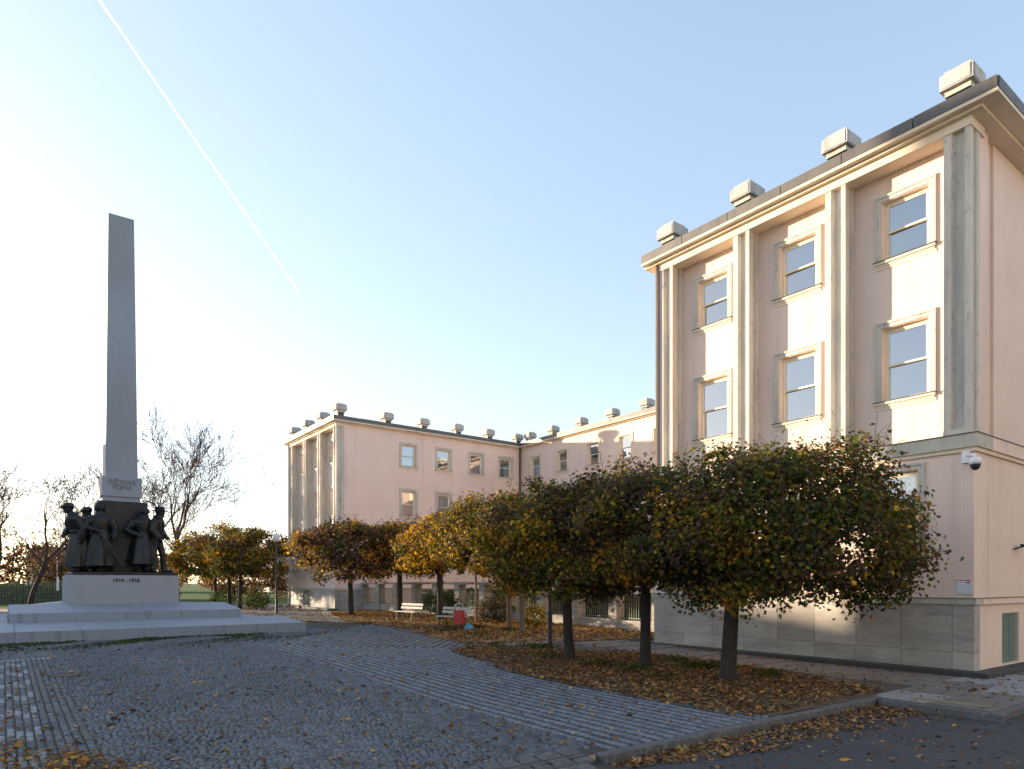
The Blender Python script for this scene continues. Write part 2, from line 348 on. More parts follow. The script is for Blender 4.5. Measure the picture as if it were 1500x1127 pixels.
# setts -------------------------------------------------------------
def in_view(x, y, margin=.12):
    dx = x - CAM[0]; dy = y - CAM[1]
    X = dx * .8019 - dy * .5974; Y = dx * .5974 + dy * .8019
    return (Y > 6.6) & (np.abs(X) < (.75 + margin) * Y + .6), Y
def sett_arrays(cx, cy, w, l, ang, col, z):
    """tops with sloping sides for N setts; returns verts (N,8,3), colours (N,3)"""
    n = len(cx); j = lambda s: rng.normal(0, s, (n, 4))
    sx = np.array([-1, 1, 1, -1]); sy = np.array([-1, -1, 1, 1])
    hx = (w / 2)[:, None] * sx + j(.004); hy = (l / 2)[:, None] * sy + j(.004)
    bx = hx * 1.0; by = hy * 1.0; tx = hx - sx * .014; ty = hy - sy * .014
    ca = np.cos(ang)[:, None]; sa = np.sin(ang)[:, None]
    top = np.stack([cx[:, None] + tx * ca - ty * sa, cy[:, None] + tx * sa + ty * ca, z[:, None] + j(.0022)], 2)
    bot = np.stack([cx[:, None] + bx * ca - by * sa, cy[:, None] + bx * sa + by * ca, np.repeat((z - .03)[:, None], 4, 1)], 2)
    return np.concatenate([top, bot], 1), col
SF = np.array([(0, 1, 2, 3), (4, 5, 1, 0), (5, 6, 2, 1), (6, 7, 3, 2), (7, 4, 0, 3)])
SETTS = []; 
def add_setts(cx, cy, w, l, ang, col, dz=0.):
    ok, Y = in_view(cx, cy)
    cx, cy, w, l, ang, col = cx[ok], cy[ok], w[ok], l[ok], ang[ok], col[ok]
    z = gzn(cy) + rng.normal(0, .003, len(cx)) + dz
    V8, C = sett_arrays(cx, cy, w, l, ang, col, z); SETTS.append((V8, C, Y[ok]))
MON = (-19.1, -8.4, 19.05, 33.2)
def grey(n, lo, hi, warm=.06):
    g = rng.uniform(lo, hi, n); t = rng.normal(0, warm, n)
    return np.stack([g * (.88 + t), g, g * (1.13 - t * .8)], 1)     # bluish granite and basalt
# chevron band: arm one runs along y, arm two turns off diagonally
AP = np.array([-11.12, 14.84]); MIT = np.array([1., -.75]); DIR2 = np.array([.703, .711]); SK = .016
PITCH = .112; rows = 50
bx, by, bw, bl, ba, bc = [], [], [], [], [], []
for r in range(rows):
    p = AP + MIT * (r * PITCH); light = r % 2 == 0
    y = .055
    while y < p[1]:
        l = random.uniform(.10, .16); bx.append(p[0] - SK * (p[1] - y)); by.append(y + l / 2); bw.append(.098); bl.append(l - .012); ba.append(-SK)
        bc.append(light); y += l
    t = 0.
    for q in range(130):
        l = random.uniform(.10, .16); c = p + DIR2 * (t + l / 2); t += l
        bx.append(c[0]); by.append(c[1]); bw.append(.122); bl.append(l - .012); ba.append(math.atan2(-DIR2[0], DIR2[1])); bc.append(light)
bx, by, bw, bl, ba, bc = map(np.array, (bx, by, bw, bl, ba, bc))
keep = inpoly(bx, by, [(-30, .05), (-7.85, .05), (-7.8, 6.5), (-6.75, 11.0), (-5.5, 12.4), (-4.4, 18), (-3.9, 23), (-4.6, 24), (-30, 24)])
bx, by, bw, bl, ba, bc = [q[keep] for q in (bx, by, bw, bl, ba, bc)]
colr = np.where(bc[:, None], grey(len(bx), .13, .20, .03), grey(len(bx), .04, .07, .04))
add_setts(bx, by, bw, bl, ba, colr); add_last = SETTS[-1]
SETTS[-1][0][:, :, 2] += np.where(bc[in_view(bx, by)[0]], .006, -.006)[:, None]
# right-hand strip of the same rows between the band and the bed
x = -11.25 + rows * PITCH
# mosaic of small setts
gx, gy = [], []
cxs, cys, cws = [], [], []
y = .16; PR = .09
while y < 24:
    x0_, x1_ = -36., -6.
    n_ = int((x1_ - x0_) / .088); wd = rng.uniform(.066, .108, n_); xc = x0_ + rng.uniform(0, .1) + np.cumsum(wd) - wd / 2
    cxs.append(xc); cws.append(wd); cys.append(np.full(n_, y)); y += PR
cx = np.concatenate(cxs); cy = np.concatenate(cys); cw = np.concatenate(cws) - .010
# the courses sweep in shallow hand-laid arcs and wander
cy = cy + .20 * np.abs(np.sin(cx * 1.25)) + .03 * np.sin(cx * 2.3 + cy * 1.9) + rng.normal(0, .007, len(cx)); cx = cx + rng.normal(0, .004, len(cx))
mit_y = AP[1] + MIT[1] * (cx - AP[0])
arm1 = (cx > AP[0] - .06 - SK * (AP[1] - cy)) & (cy < mit_y + .02)
rel = (cx - AP[0]) * DIR2[1] - (cy - AP[1]) * DIR2[0]
arm2 = (rel > -.07) & (cy >= mit_y - .1) & (cy < 24)
left = (cx < -16.62) & (cy < 14.9 + .25 * (cx + 16.6))
mon = (cx > MON[0]) & (cx < MON[1]) & (cy > MON[2]) & (cy < MON[3])
man = (cx + 16.48) ** 2 + (cy - 11.28) ** 2 < .36 ** 2
bed = inpoly(cx, cy, bed_a) | inpoly(cx, cy, bed_b)
low = cy < np.where(cx < -11.6, .35, .16)
k = ~(arm1 | arm2 | left | mon | man | bed | low) & (in_view(cx, cy)[1] < 27)
cx, cy, cw = cx[k], cy[k], cw[k]; n = len(cx)
patch = .5 + .5 * np.sin(cx * .9 + 1.3 + np.sin(cy)) * np.sin(cy * .7 + .8 * np.sin(cx * .6))
col = grey(n, .07, .14, .05) * (.88 + .24 * patch)[:, None]
add_setts(cx, cy, cw, rng.uniform(.070, .084, n), np.arctan(.25 * np.cos(cx * 1.25) * np.sign(np.sin(cx * 1.25))) + rng.normal(0, .07, n), col)
# left panel: rows with staggered pale dashes, plain border rows
bx, by, bw, bl, bc = [], [], [], [], []
for r in range(70):
    x = -16.68 - r * .105; ymax = 14.9 + .25 * (x + 16.6); y = .2 + random.uniform(0, .1)
    while y < ymax:
        l = random.uniform(.09, .125); seg = math.floor((y + (r * .37) % 1.1) / .55)
        light = r >= 5 and (seg + 2 * r) % 3 == 0
        if y > ymax - .45: light = r % 1 == 0 and y > ymax - .3
        bx.append(x); by.append(y + l / 2); bw.append(.094); bl.append(l - .011); bc.append(light); y += l
bx, by, bw, bl, bc = map(np.array, (bx, by, bw, bl, bc))
k = (bx + 16.48) ** 2 + (by - 11.28) ** 2 > .37 ** 2
bx, by, bw, bl, bc = [q[k] for q in (bx, by, bw, bl, bc)]
add_setts(bx, by, bw, bl, rng.normal(0, .03, len(bx)), np.where(bc[:, None], grey(len(bx), .19, .28, .03), grey(len(bx), .07, .12, .05)))
# nearest 300 as pieces of their own, the others joined
AV = np.concatenate([q[0] for q in SETTS]); AC = np.concatenate([q[1] for q in SETTS]); AY = np.concatenate([q[2] for q in SETTS])
dxx = AV[:, 0, 0] - CAM[0]; dyy = AV[:, 0, 1] - CAM[1]
vis = (np.abs((dxx * .8019 - dyy * .5974) / AY) < .75) & (AY > 7.7)
order = np.argsort(np.where(vis, AY, 1e9)); near = order[:285]; rest = order[285:]
for i in near:
    me = np_mesh('sett', AV[i], SF, np.repeat(AC[i][None], 8, 0)); link('sett', me, 'sett', square)
v = AV[rest].reshape(-1, 3); f = (SF[None] + (np.arange(len(rest)) * 8)[:, None, None]).reshape(-1, 4)
tag(link('setts', np_mesh('setts', v, f, np.repeat(AC[rest], 8, 0)), 'sett', square), kind='stuff')
# big setts ramping down to the road left of the kerb
for r in range(3):
    x = -20.0 + random.uniform(0, .2)
    while x < -11.75:
        l = random.uniform(.24, .36); y = .27 - r * .235
        if x + l > -11.72: break
        o = MB().box(-l / 2 + .012, l / 2 - .012, -.105, .105, -.12, .012, c=.02).build('large_sett', 'kerb_granite', square)
        o.location = (x + l / 2, y, -.004 - .03 * r + random.uniform(-.006, .006)); o.rotation_euler = (.14, random.uniform(-.02, .02), random.uniform(-.03, .03)); x += l
sheet('kerb_ramp', [(-60, -.62), (-11.7, -.62), (-11.7, .3), (-60, .3)], 0, 'joint_soil', flat=-.10)
mh = MB().prism([(.33 * math.cos(a * math.pi / 14), .33 * math.sin(a * math.pi / 14)) for a in range(28)], -.03, -.006)
mh.prism([(.24 * math.cos(a * math.pi / 14), .24 * math.sin(a * math.pi / 14)) for a in range(28)], -.006, -.002)
o = mh.build('manhole_cover', 'iron'); o.location = (-16.48, 11.28, gz(11.28)); tag(o, 'round rusty iron manhole cover set in the square', 'manhole cover')

# ---------------------------------------------------------------- the building
B = tag(empty('office_building'), 'pale pink three-storey building with stone piers and rooftop vents around a courtyard', 'building')
def wall(name, ax, plane, s0, s1, z0, z1, holes, m='plaster', depth=.26, inn=1, sub=None):
    """ax 'x': plane x=plane, s runs along y; ax 'y': plane y=plane, s runs along x. holes (s0,s1,z0,z1)"""
    mb = MB()
    P = (lambda s, z, d=0: (plane + inn * d, s, z)) if ax == 'x' else (lambda s, z, d=0: (s, plane + inn * d, z))
    ss = sorted({s0, s1} | {h[0] for h in holes} | {h[1] for h in holes}); zs = sorted({z0, z1} | {h[2] for h in holes} | {h[3] for h in holes})
    for a, b in zip(ss, ss[1:]):
        for c, d in zip(zs, zs[1:]):
            ms, mz = (a + b) / 2, (c + d) / 2
            if any(h[0] < ms < h[1] and h[2] < mz < h[3] for h in holes): continue
            mb.quad(P(a, c), P(b, c), P(b, d), P(a, d))
    for (a, b, c, d) in holes:
        mb.quad(P(a, c), P(a, d), P(a, d, depth), P(a, c, depth)); mb.quad(P(b, c), P(b, d), P(b, d, depth), P(b, c, depth))
        mb.quad(P(a, d), P(b, d), P(b, d, depth), P(a, d, depth)); mb.quad(P(a, c), P(b, c), P(b, c, depth), P(a, c, depth))
    o = mb.build(name, m, B); return o
def cap_block(name, x0, x1, y0, y1, z0, z1, m, c=0.): return MB().box(x0, x1, y0, y1, z0, z1, c=c).build(name, m, B)

WIN = {}
def window_protos(wd, h):
    k = (round(wd, 2), round(h, 2))
    if k in WIN: return WIN[k]
    q = wd / 2
    su = MB()                                            # stone surround, two steps
    for (a, b, pr) in ((.02, .12, .028), (.12, .175, .05)):
        su.box(-q - b, -q - a, -pr, .02, -.02, h + b); su.box(q + a, q + b, -pr, .02, -.02, h + b); su.box(-q - a, q + a, -pr, .02, h + a, h + b)
    fr = MB(); f = .06
    fr.box(-q, -q + f, .12, .24, 0, h); fr.box(q - f, q, .12, .24, 0, h); fr.box(-q + f, q - f, .12, .24, h - f, h); fr.box(-q + f, q - f, .12, .24, 0, .04)
    mid = h * .5
    def sash(z0, z1, y0):
        m = MB(); e = q - f; t = .05
        m.box(-e, -e + t, y0, y0 + .045, z0, z1); m.box(e - t, e, y0, y0 + .045, z0, z1)
        m.box(-e + t, e - t, y0, y0 + .045, z1 - t, z1); m.box(-e + t, e - t, y0, y0 + .045, z0, z0 + t)
        p = MB().quad((-e + t, y0 + .02, z0 + t), (e - t, y0 + .02, z0 + t), (e - t, y0 + .02, z1 - t), (-e + t, y0 + .02, z1 - t))
        return m.mesh('sash'), p.mesh('pane')
    up = sash(mid - .025, h - f, .135); lo = sash(.04, mid + .03, .182)
    si = MB().box(-q - .20, q + .20, -.10, .12, -.004, .012)
    st = MB().box(-q - .17, q + .17, -.075, .0, -.07, -.006); st.box(-q - .14, q + .14, -.035, .0, -.13, -.07); st.box(-q - .18, q + .18, -.018, 0, -.20, -.13)
    bl = MB(); n = 22
    for i in range(n):
        x0 = -q + .05 + (wd - .1) * i / n; x1 = -q + .05 + (wd - .1) * (i + 1) / n
        bl.quad((x0, .28, .03), (x1, .33, .03), (x1, .33, h), (x0, .28, h))
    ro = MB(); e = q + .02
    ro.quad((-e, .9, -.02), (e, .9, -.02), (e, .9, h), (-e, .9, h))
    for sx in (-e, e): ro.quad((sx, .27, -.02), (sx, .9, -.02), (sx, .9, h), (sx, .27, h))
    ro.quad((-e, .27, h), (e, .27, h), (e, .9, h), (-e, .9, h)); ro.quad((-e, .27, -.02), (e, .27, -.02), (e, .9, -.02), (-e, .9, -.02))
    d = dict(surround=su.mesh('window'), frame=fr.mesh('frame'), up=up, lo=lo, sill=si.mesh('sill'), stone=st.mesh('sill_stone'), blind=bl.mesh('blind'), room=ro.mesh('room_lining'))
    WIN[k] = d; return d
def put(me, name, m, parent, loc=None, rz=None):
    o = link(name, me, m, parent)
    if loc is not None: o.location = loc
    if rz is not None: o.rotation_euler = (0, 0, rz)
    return o
def window(loc, rz, wd, h, blind=1., smat='pier_stone'):
    d = window_protos(wd, h)
    w_ = put(d['surround'], 'window', smat, B, loc, rz)
    put(d['frame'], 'frame', 'window_paint', w_)
    for a in ('up', 'lo'): put(d[a][0], 'sash', 'window_paint', w_); put(d[a][1], 'pane', 'glass', w_)
    put(d['sill'], 'sill', 'flashing', w_); put(d['stone'], 'sill_stone', 'cream_stucco', w_)
    if blind > 0:
        b_ = put(d['blind'], 'blind', 'blind', w_)
        if blind < 1: b_.scale = (1, 1, blind); b_.location = (0, 0, h * (1 - blind))
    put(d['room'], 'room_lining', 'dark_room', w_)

ZS = [(10.40, 11.91), (6.77, 8.65)]
def vent(x, y, rz=0.):
    if not hasattr(vent, 'me'):
        m = MB()                                          # concrete hood with notched shoulders
        m.box(-.38, .38, -.35, .35, .57, .93, c=.015); m.box(-.31, .31, -.28, .28, .93, 1.02, c=.015)
        m.box(-.395, -.08, -.30, .30, .60, .90); m.box(-.30, .30, -.365, .365, .60, .90)
        vent.me = m.mesh('vent'); vent.ne = MB().box(-.28, .28, -.27, .27, .44, .57).mesh('vent_neck'); vent.ba = MB().box(-.22, .22, -.21, .21, -.3, .44).mesh('vent_shaft')
    o = put(vent.me, 'vent', 'concrete', B, (x, y, 13.10), rz); put(vent.ne, 'neck', 'belt_stone', o); put(vent.ba, 'shaft', 'flashing', o)

def cornice_run(ax, pl, s0, s1, inn, over=.2, bed0=None, fas0=None, back0=None):
    """eaves along a facade whose wall plane is pl; inn = +1 if the building lies towards +axis; the starts let two runs butt at a corner"""
    def bx(name, d0, d1, z0, z1, m, a=s0, b=s1):
        lo, hi = sorted((pl - inn * d0, pl - inn * d1))
        mb = MB(); (mb.box(lo, hi, a, b, z0, z1) if ax == 'x' else mb.box(a, b, lo, hi, z0, z1)); return mb.build(name, m, B)
    bed0 = s0 if bed0 is None else bed0; fas0 = s0 if fas0 is None else fas0; back0 = s0 if back0 is None else back0
    bx('cornice', over, -.6, 12.872, 12.955, 'cream_stucco')
    bx('bed_mould', over * .42, -.4, 12.80, 12.871, 'cream_stucco', bed0)
    n = max(1, round((s1 - fas0) / 1.75)); L = (s1 - fas0) / n
    for i in range(n):
        bx('fascia_panel', over + .015 + random.uniform(-.004, .004), over - .03, 12.957, 13.215 + random.uniform(-.003, .003), 'sheet_metal', fas0 + i * L + .011, fas0 + (i + 1) * L - .011)
    bx('fascia_backing', over - .035, over - .3, 12.958, 13.19, 'flashing', back0)

def pavilion(y0, corner):
    """one end wing front: three bays between four fluted piers"""
    # bay wall
    cs = [y0 + 1.74 + 2.905 * k for k in range(3)]
    holes = [(c - .55, c + .55, z0, z1) for c in cs for z0, z1 in ZS]
    wall('bay_wall', 'x', .615, y0 + .3, y0 + 9.2, 5.5, 12.62, holes)
    for c in cs:
        for i, (z0, z1) in enumerate(ZS): window((.615, c, z0), R(-90), 1.1, z1 - z0, 1. if y0 == 0 else .6)
    # piers: a square shaft with one flute on every free face
    x0, x1, g, d = .11, .66, .18, .07
    for k in range(4):
        a = y0 + .11 + 2.885 * k; b = a + .55
        poly = [(x0, a), (x0 + g, a), (x0 + g + .04, a + d), (x1 - g - .03, a + d), (x1 - g, a), (x1, a), (x1, b), (x1 - g, b), (x1 - g - .03, b - d), (x0 + g + .04, b - d), (x0 + g, b), (x0, b),
                (x0, b - .16), (x0 + .12, b - .20), (x0 + .12, a + .16), (x0, a + .115)]
        p = MB().prism(poly, 5.66, 12.585).build('pier', 'pier_stone', B)
        MB().box(x0 - .012, x1, a - .012, b + .012, 5.515, 5.66).build('pier_base', 'pier_stone', p)
    # frieze, soffit
    cap_block('frieze', .085, .9, y0 + .085, y0 + 9.335, 12.585, 12.80, 'cream_stucco')
    # ground floor
    gh = [(c - .55, c + .55, 3.05, 4.82) for c in cs]
    wall('ground_floor_wall', 'x', 0, y0, y0 + 9.42, 1.7, 5.2, gh)
    for c in cs: window((0, c, 3.05), R(-90), 1.1, 1.77, 1.)
    for (nm, o, z0, z1, m) in (('belt_mould', .06, 5.10, 5.19, 'cream_stucco'), ('belt_course', .11, 5.19, 5.495, 'belt_stone'), ('belt_flashing', .13, 5.495, 5.515, 'flashing')):
        MB().box(-o, .8, y0 - o, y0 + 9.42 + o, z0, z1).build(nm, m, B)
    # plinth of travertine slabs in two courses
    cap_block('plinth_cap', -.06, .4, y0 - .06, y0 + 9.48, 1.62, 1.755, 'belt_stone', .01); cap_block('cap_flashing', -.075, .4, y0 - .075, y0 + 9.495, 1.756, 1.772, 'verdigris')
    ys = [y0 - .02, y0 + .43, y0 + 1.55, y0 + 2.65, y0 + 3.76, y0 + 4.87, y0 + 5.98, y0 + 7.08, y0 + 8.19, y0 + 9.44]
    hole = y0 > 1
    for i in range(9):
        for (za, zb) in ((-.3, .52), (.52, 1.62)):
            if hole and i == 5 and za > 0: continue
            MB().box(-.03 - random.uniform(0, .004), .3, ys[i] + .004, ys[i + 1] - .004, za + .003, zb - .003).build('plinth_slab', 'travertine', B)
    if hole:
        c = (ys[5] + ys[6]) / 2
        o = MB().box(.1, .14, ys[5], ys[6], .5, 1.62).build('cellar_window', 'dark_room', B)
        for q in range(7): MB().box(.02, .05, ys[5] + .08 + q * .155, ys[5] + .1 + q * .155, .52, 1.62).build('bar', 'window_bar', o)
    # ledge
    cap_block('base_ledge', -.40, .05, y0 - .40, y0 + 10.3, -.1, gz(y0) + .125, 'granite_dark', .012)
    for k in range(4): vent(.47, y0 + .40 + 2.89 * k)
    cornice_run('x', .085, corner, y0 + 9.85, 1, .29, corner + .36 if y0 < 1 else corner + .2)
pavilion(0., -.53); pavilion(37.05, 36.83)
# near wing, street side (faces -y)
holes = [(1.78 + 2.9 * k, 2.9 + 2.9 * k, .15, 1.38) for k in range(8)]
wall('plinth_wall', 'y', .02, .36, 25, -.3, 1.63, holes, depth=.2)
for k in range(4):
    x0 = 1.78 + 2.9 * k
    o = MB().box(x0, x0 + 1.12, .17, .19, .15, 1.38).build('cellar_window', 'dark_room', B)
    fr = MB().box(x0, x0 + .05, .1, .16, .15, 1.38); fr.box(x0 + 1.07, x0 + 1.12, .1, .16, .15, 1.38); fr.box(x0 + .05, x0 + 1.07, .1, .16, 1.33, 1.38); fr.box(x0 + .53, x0 + .58, .1, .16, .15, 1.33)
    fr.build('frame', 'window_bar', o)
    for q in range(9): MB().box(x0 + .055 + q * .123, x0 + .083 + q * .123, .045, .065, .17, 1.36).build('bar', 'window_bar', o)
    for zz in (.25, .78, 1.18): MB().box(x0, x0 + 1.12, .067, .078, zz, zz + .015).build('rail', 'window_bar', o)
wall('ground_floor_wall', 'y', 0, 0, 25, 1.7, 5.2, [(4.6 + 2.9 * k, 5.7 + 2.9 * k, 3.05, 4.82) for k in range(6)])
cap_block('belt_mould', .8, 25, -.06, .5, 5.10, 5.19, 'cream_stucco'); cap_block('belt_course', .8, 25, -.11, .5, 5.19, 5.495, 'plaster'); cap_block('belt_flashing', .8, 25, -.13, .5, 5.495, 5.515, 'flashing')
cap_block('plinth_cap', .4, 25, -.06, .4, 1.62, 1.755, 'plaster', .01); cap_block('cap_flashing', .4, 25, -.075, .4, 1.756, 1.772, 'flashing')
cap_block('base_ledge', .05, 25, -.40, .019, -.1, .11, 'granite_dark', .012)
cap_block('corner_strip', .66, 1.26, .14, .5, 5.5, 12.80, 'plaster'); cap_block('corner_strip', 1.75, 1.80, .19, .5, 5.5, 12.86, 'plaster')
wall('corner_recess', 'y', .26, 1.2, 1.8, 5.5, 12.85, [])
uh = [(4.6 + 2.9 * k, 5.7 + 2.9 * k, z0, z1) for k in range(6) for z0, z1 in ZS]
wall('street_wall', 'y', .20, 1.8, 25, 5.5, 12.85, uh)
for k in range(6):
    for z0, z1 in ZS + [(3.05, 4.82)]: window((5.15 + 2.9 * k, .20 if z0 > 5 else 0, z0), 0, 1.1, z1 - z0, 1.)
cap_block('frieze', .9, 25, .105, .5, 12.60, 12.80, 'plaster') if False else None
cornice_run('y', .085, .69, 25, 1, .615, .49, -.17, .10)
# near wing, courtyard side; connecting wing; far wing side
wall('courtyard_wall', 'y', 9.40, .0, 15.5, -.3, 12.9, [], inn=-1)
cornice_run('y', 9.40, .5, 15.2, -1, .35)
cy_ = [35.25, 32.08, 28.8, 25.72, 22.65, 19.6, 16.5, 13.4]
hs = [(c - .53, c + .53, z0, z1) for c in cy_ for z0, z1 in ZS + [(3.05, 4.82)]]
wall('courtyard_wall', 'x', 15.5, 9.4, 37.2, -.3, 12.9, hs)
for i, c in enumerate(cy_):
    for z0, z1 in ZS + [(3.05, 4.82)]: window((15.5, c, z0), R(-90), 1.06, z1 - z0, (.5, .0, .45, .35, .6, .4, .5, .5)[i], 'cream_stucco')
cornice_run('x', 15.5, 9.6, 37.0, 1, .33)
xw = [5.5, 8.4, 11.27, 14.03]
hs = [(c - .55, c + .55, z0, z1) for c in xw for z0, z1 in ZS + [(3.05, 4.82)]]
wall('courtyard_wall', 'y', 37.16, .66, 15.5, -.3, 12.9, hs)
for i, c in enumerate(xw):
    for z0, z1 in ZS + [(3.05, 4.82)]: window((c, 37.16, z0), 0, 1.1, z1 - z0, (.55, .45, .35, .5)[i], 'pier_stone')
cap_block('corner_strip', .66, 1.12, 37.12, 37.3, 5.5, 12.86, 'plaster')
cornice_run('y', 37.16, .69, 15.2, 1, .33, .49, -.17, .10)
wall('corner_return', 'y', 37.06, .0, .9, 1.7, 5.2, [])
for k in range(2): cap_block('plinth_slab', .31 + k * 1.05, 1.35 + k * 1.05, 36.97, 37.3, -.2, 1.615, 'travertine')
cap_block('plinth_cap', .4, 2.4, 36.95, 37.3, 1.62, 1.755, 'belt_stone', .01)
for x in (4.09, 6.99, 9.92, 12.8, 15.6): vent(x, 37.75)
for y in (36.6, 33.8, 30.6, 27.43, 24.3, 21.2, 18.1, 15.0): vent(16.05, y)
for k in range(5): vent(3.6 + 2.9 * k, .75)
MB().tube([(15.32, 36.98, .3), (15.32, 36.98, 12.87)], .06).build('downpipe', 'black_metal', B)
rf = MB(); rf.box(-.1, 25, -.4, 9.7, 13.05, 13.12); rf.box(15.3, 25, 9.7, 37, 13.05, 13.12); rf.box(-.1, 25, 37.0, 46.8, 13.05, 13.12); rf.build('roof', 'flashing', B)
bw = MB(); bw.quad((25, 0, -.3), (25, 46.4, -.3), (25, 46.4, 13), (25, 0, 13)); bw.quad((0, 46.4, -.3), (25, 46.4, -.3), (25, 46.4, 13), (0, 46.4, 13)); bw.build('rear_wall', 'plaster', B)

# things fixed to the near wing
t = tag(empty('security_camera', (-.02, .12, 4.78)), 'white dome security camera on the building corner below the belt course', 'camera')
MB().box(-.06, .02, -.06, .10, .06, .32).build('mount', 'white_plastic', t)
MB().tube([(-.05, -.02, .22), (-.2, -.2, .20), (-.24, -.24, .12)], .035).build('arm', 'white_plastic', t, True)
MB().loft([(-.24, -.24, .14, .05, .05), (-.24, -.24, .12, .10, .10), (-.24, -.24, .04, .125, .125), (-.24, -.24, -.03, .12, .12)], 18).build('housing', 'white_plastic', t, True)
MB().loft([(-.24, -.24, -.03, .105, .105), (-.24, -.24, -.09, .095, .095), (-.24, -.24, -.14, .06, .06), (-.24, -.24, -.158, .02, .02)], 18).build('dome', 'black_metal', t, True)
t = tag(empty('floodlight', (2.65, 0, 2.95)), 'small black floodlight on an arm above the barred cellar window', 'floodlight')
MB().tube([(-.2, 0, 0), (-.2, -.12, .03), (-.05, -.2, .07)], .018).build('arm', 'black_metal', t)
MB().box(-.12, .14, -.32, -.12, .05, .1, zt=(.06, .06, .13, .13)).build('lamp_head', 'black_metal', t)
t = tag(empty('notice_board', (-.012, .2, 1.87)), 'white printed notice with red heading on the corner of the pink wall', 'notice')
MB().box(-.014, .012, -.16, .135, -.005, .315).build('panel', 'notice_print', t)
MB().box(-.017, -.0145, -.16, .135, .296, .315).build('heading', 'red_paint', t); MB().box(-.017, -.0145, -.13, -.05, .235, .265).build('emblem', 'red_paint', t)

# ---------------------------------------------------------------- courtyard fence
FA = np.array([3.15, 9.6]); FB = np.array([2.0, 36.95]); FL = np.linalg.norm(FB - FA); fa = math.atan2(FB[1] - FA[1], FB[0] - FA[0])
fence = tag(empty('courtyard_fence', (FA[0], FA[1], gz(9.7)), fa), 'low stone wall with square piers and green iron railings before the courtyard', 'fence')
NB = 12; PL = FL / NB; slope = 0
pier_me = MB().box(-.22, .22, -.24, .24, -.2, 1.72, c=.01).mesh('stone_pier'); base_me = MB().box(.22, PL - .22, -.14, .14, -.2, .42, c=.01).mesh('base_wall')
bm_ = MB()
q = .30
while q < PL - .26: bm_.box(q, q + .022, -.012, .012, .43, 1.5); q += .125
bm_.box(.22, PL - .22, -.018, .018, .5, .53); bm_.box(.22, PL - .22, -.018, .018, 1.44, 1.47); rail_me = bm_.mesh('railing')
cap_me = MB().box(.0, PL, -.26, .26, 1.722, 1.86, c=.015).mesh('cap_stone')
for k in range(NB + 1):
    z = gz(9.6 + PL * k) - gz(9.7)
    put(pier_me, 'stone_pier', 'stone_post', fence, (PL * k, 0, z))
    if k < NB:
        put(base_me, 'base_wall', 'stone_post', fence, (PL * k, 0, z)); tag(put(rail_me, 'railing', 'rail_metal', fence, (PL * k, 0, z)), kind='stuff')
        put(cap_me, 'cap_stone', 'stone_post', fence, (PL * k, 0, z))

# ---------------------------------------------------------------- monument
MX, MY = -13.37, 29.25
M = tag(empty('war_memorial', (MX, MY, .2)), 'tall grey granite obelisk on a stepped plinth in the cobbled square', 'monument')
MI = Matrix.Translation((-MX, -MY, -.2))
M.location = (-13.751, 26.065, .371); M.scale = (.91,) * 3
def mpart(mb, name, m, parent=None, smooth=False):
    o = mb.build(name, m); o.parent = parent or M
    o.matrix_parent_inverse = MI; return o
# lower step: front row of slabs, side rows, core
lx = [-19.2, -17.3, -15.4, -13.5, -11.6, -9.58, -7.56]
for i in range(6):
    mpart(MB().box(lx[i] + .005, lx[i + 1] - .005, 21.6, 24.75, 0, .5, zt=(.50, .50, .665, .665), c=.012), 'step_slab', 'step_granite')
for x0, x1, a in ((-19.2, -17.45, 0), (-9.33, -7.56, 1)):
    for k in range(4):
        y0, y1 = 24.76 + k * 2.6, 24.76 + (k + 1) * 2.6
        zt = (.50, .66, .66, .50) if a == 0 else (.66, .50, .50, .66)
        mpart(MB().box(x0 + .005, x1 - .005, y0 + .005, y1 - .005, 0, .6, zt=zt, c=.012), 'step_slab', 'step_granite')
mpart(MB().box(-19.2, -7.56, 35.2, 37.0, 0, .5), 'step_slab', 'step_granite')
ux = [-17.44, -15.42, -13.42, -11.4, -9.33]
for i in range(4):
    mpart(MB().box(ux[i] + .004, ux[i + 1] - .004, 24.6, 27.4, .3, 1.0, zt=(1.0, 1.0, 1.245, 1.245), c=.012), 'step_slab', 'step_granite')
for x0, x1, a in ((-17.44, -15.30, 0), (-11.42, -9.33, 1)):
    for k in range(3):
        y0, y1 = 27.41 + k * 2.2, 27.41 + (k + 1) * 2.2
        zt = (1.0, 1.245, 1.245, 1.0) if a == 0 else (1.245, 1.0, 1.0, 1.245)
        mpart(MB().box(x0 + .004, x1 - .004, y0 + .004, y1 - .004, .3, 1.1, zt=zt, c=.012), 'step_slab', 'step_granite')
mpart(MB().box(-17.4, -9.4, 31.4, 34.0, .3, 1.1), 'step_slab', 'step_granite')
mpart(MB().box(MX - 2.06, MX + 2.06, 27.2, 31.4, .6, 2.45, c=.02), 'pedestal', 'monument_granite')
mpart(MB().box(MX - 1.95, MX + 2.0, 27.28, 31.3, 2.451, 2.585, c=.02), 'bronze_base', 'bronze')
mpart(MB().box(MX - .98, MX + .98, 28.3, 30.25, 2.586, 5.72, c=.02), 'bronze_core', 'bronze')
mpart(MB().box(MX - .72, MX + .72, 28.56, 30.0, 5.721, 5.95), 'neck_block', 'obelisk_granite')
mpart(MB().box(MX - .78, MX + .78, 28.5, 30.06, 5.951, 6.83, c=.025), 'inscription_block', 'obelisk_granite')
ob = MB(); i0 = .635; i1 = .50
ob.v = [(MX - i0, 28.64, 6.831), (MX + i0, 28.64, 6.831), (MX + i0, 29.92, 6.831), (MX - i0, 29.92, 6.831),
        (MX - i1, 28.78, 18.52), (MX + i1, 28.78, 18.52), (MX + i1, 29.78, 18.52), (MX - i1, 29.78, 18.52)]
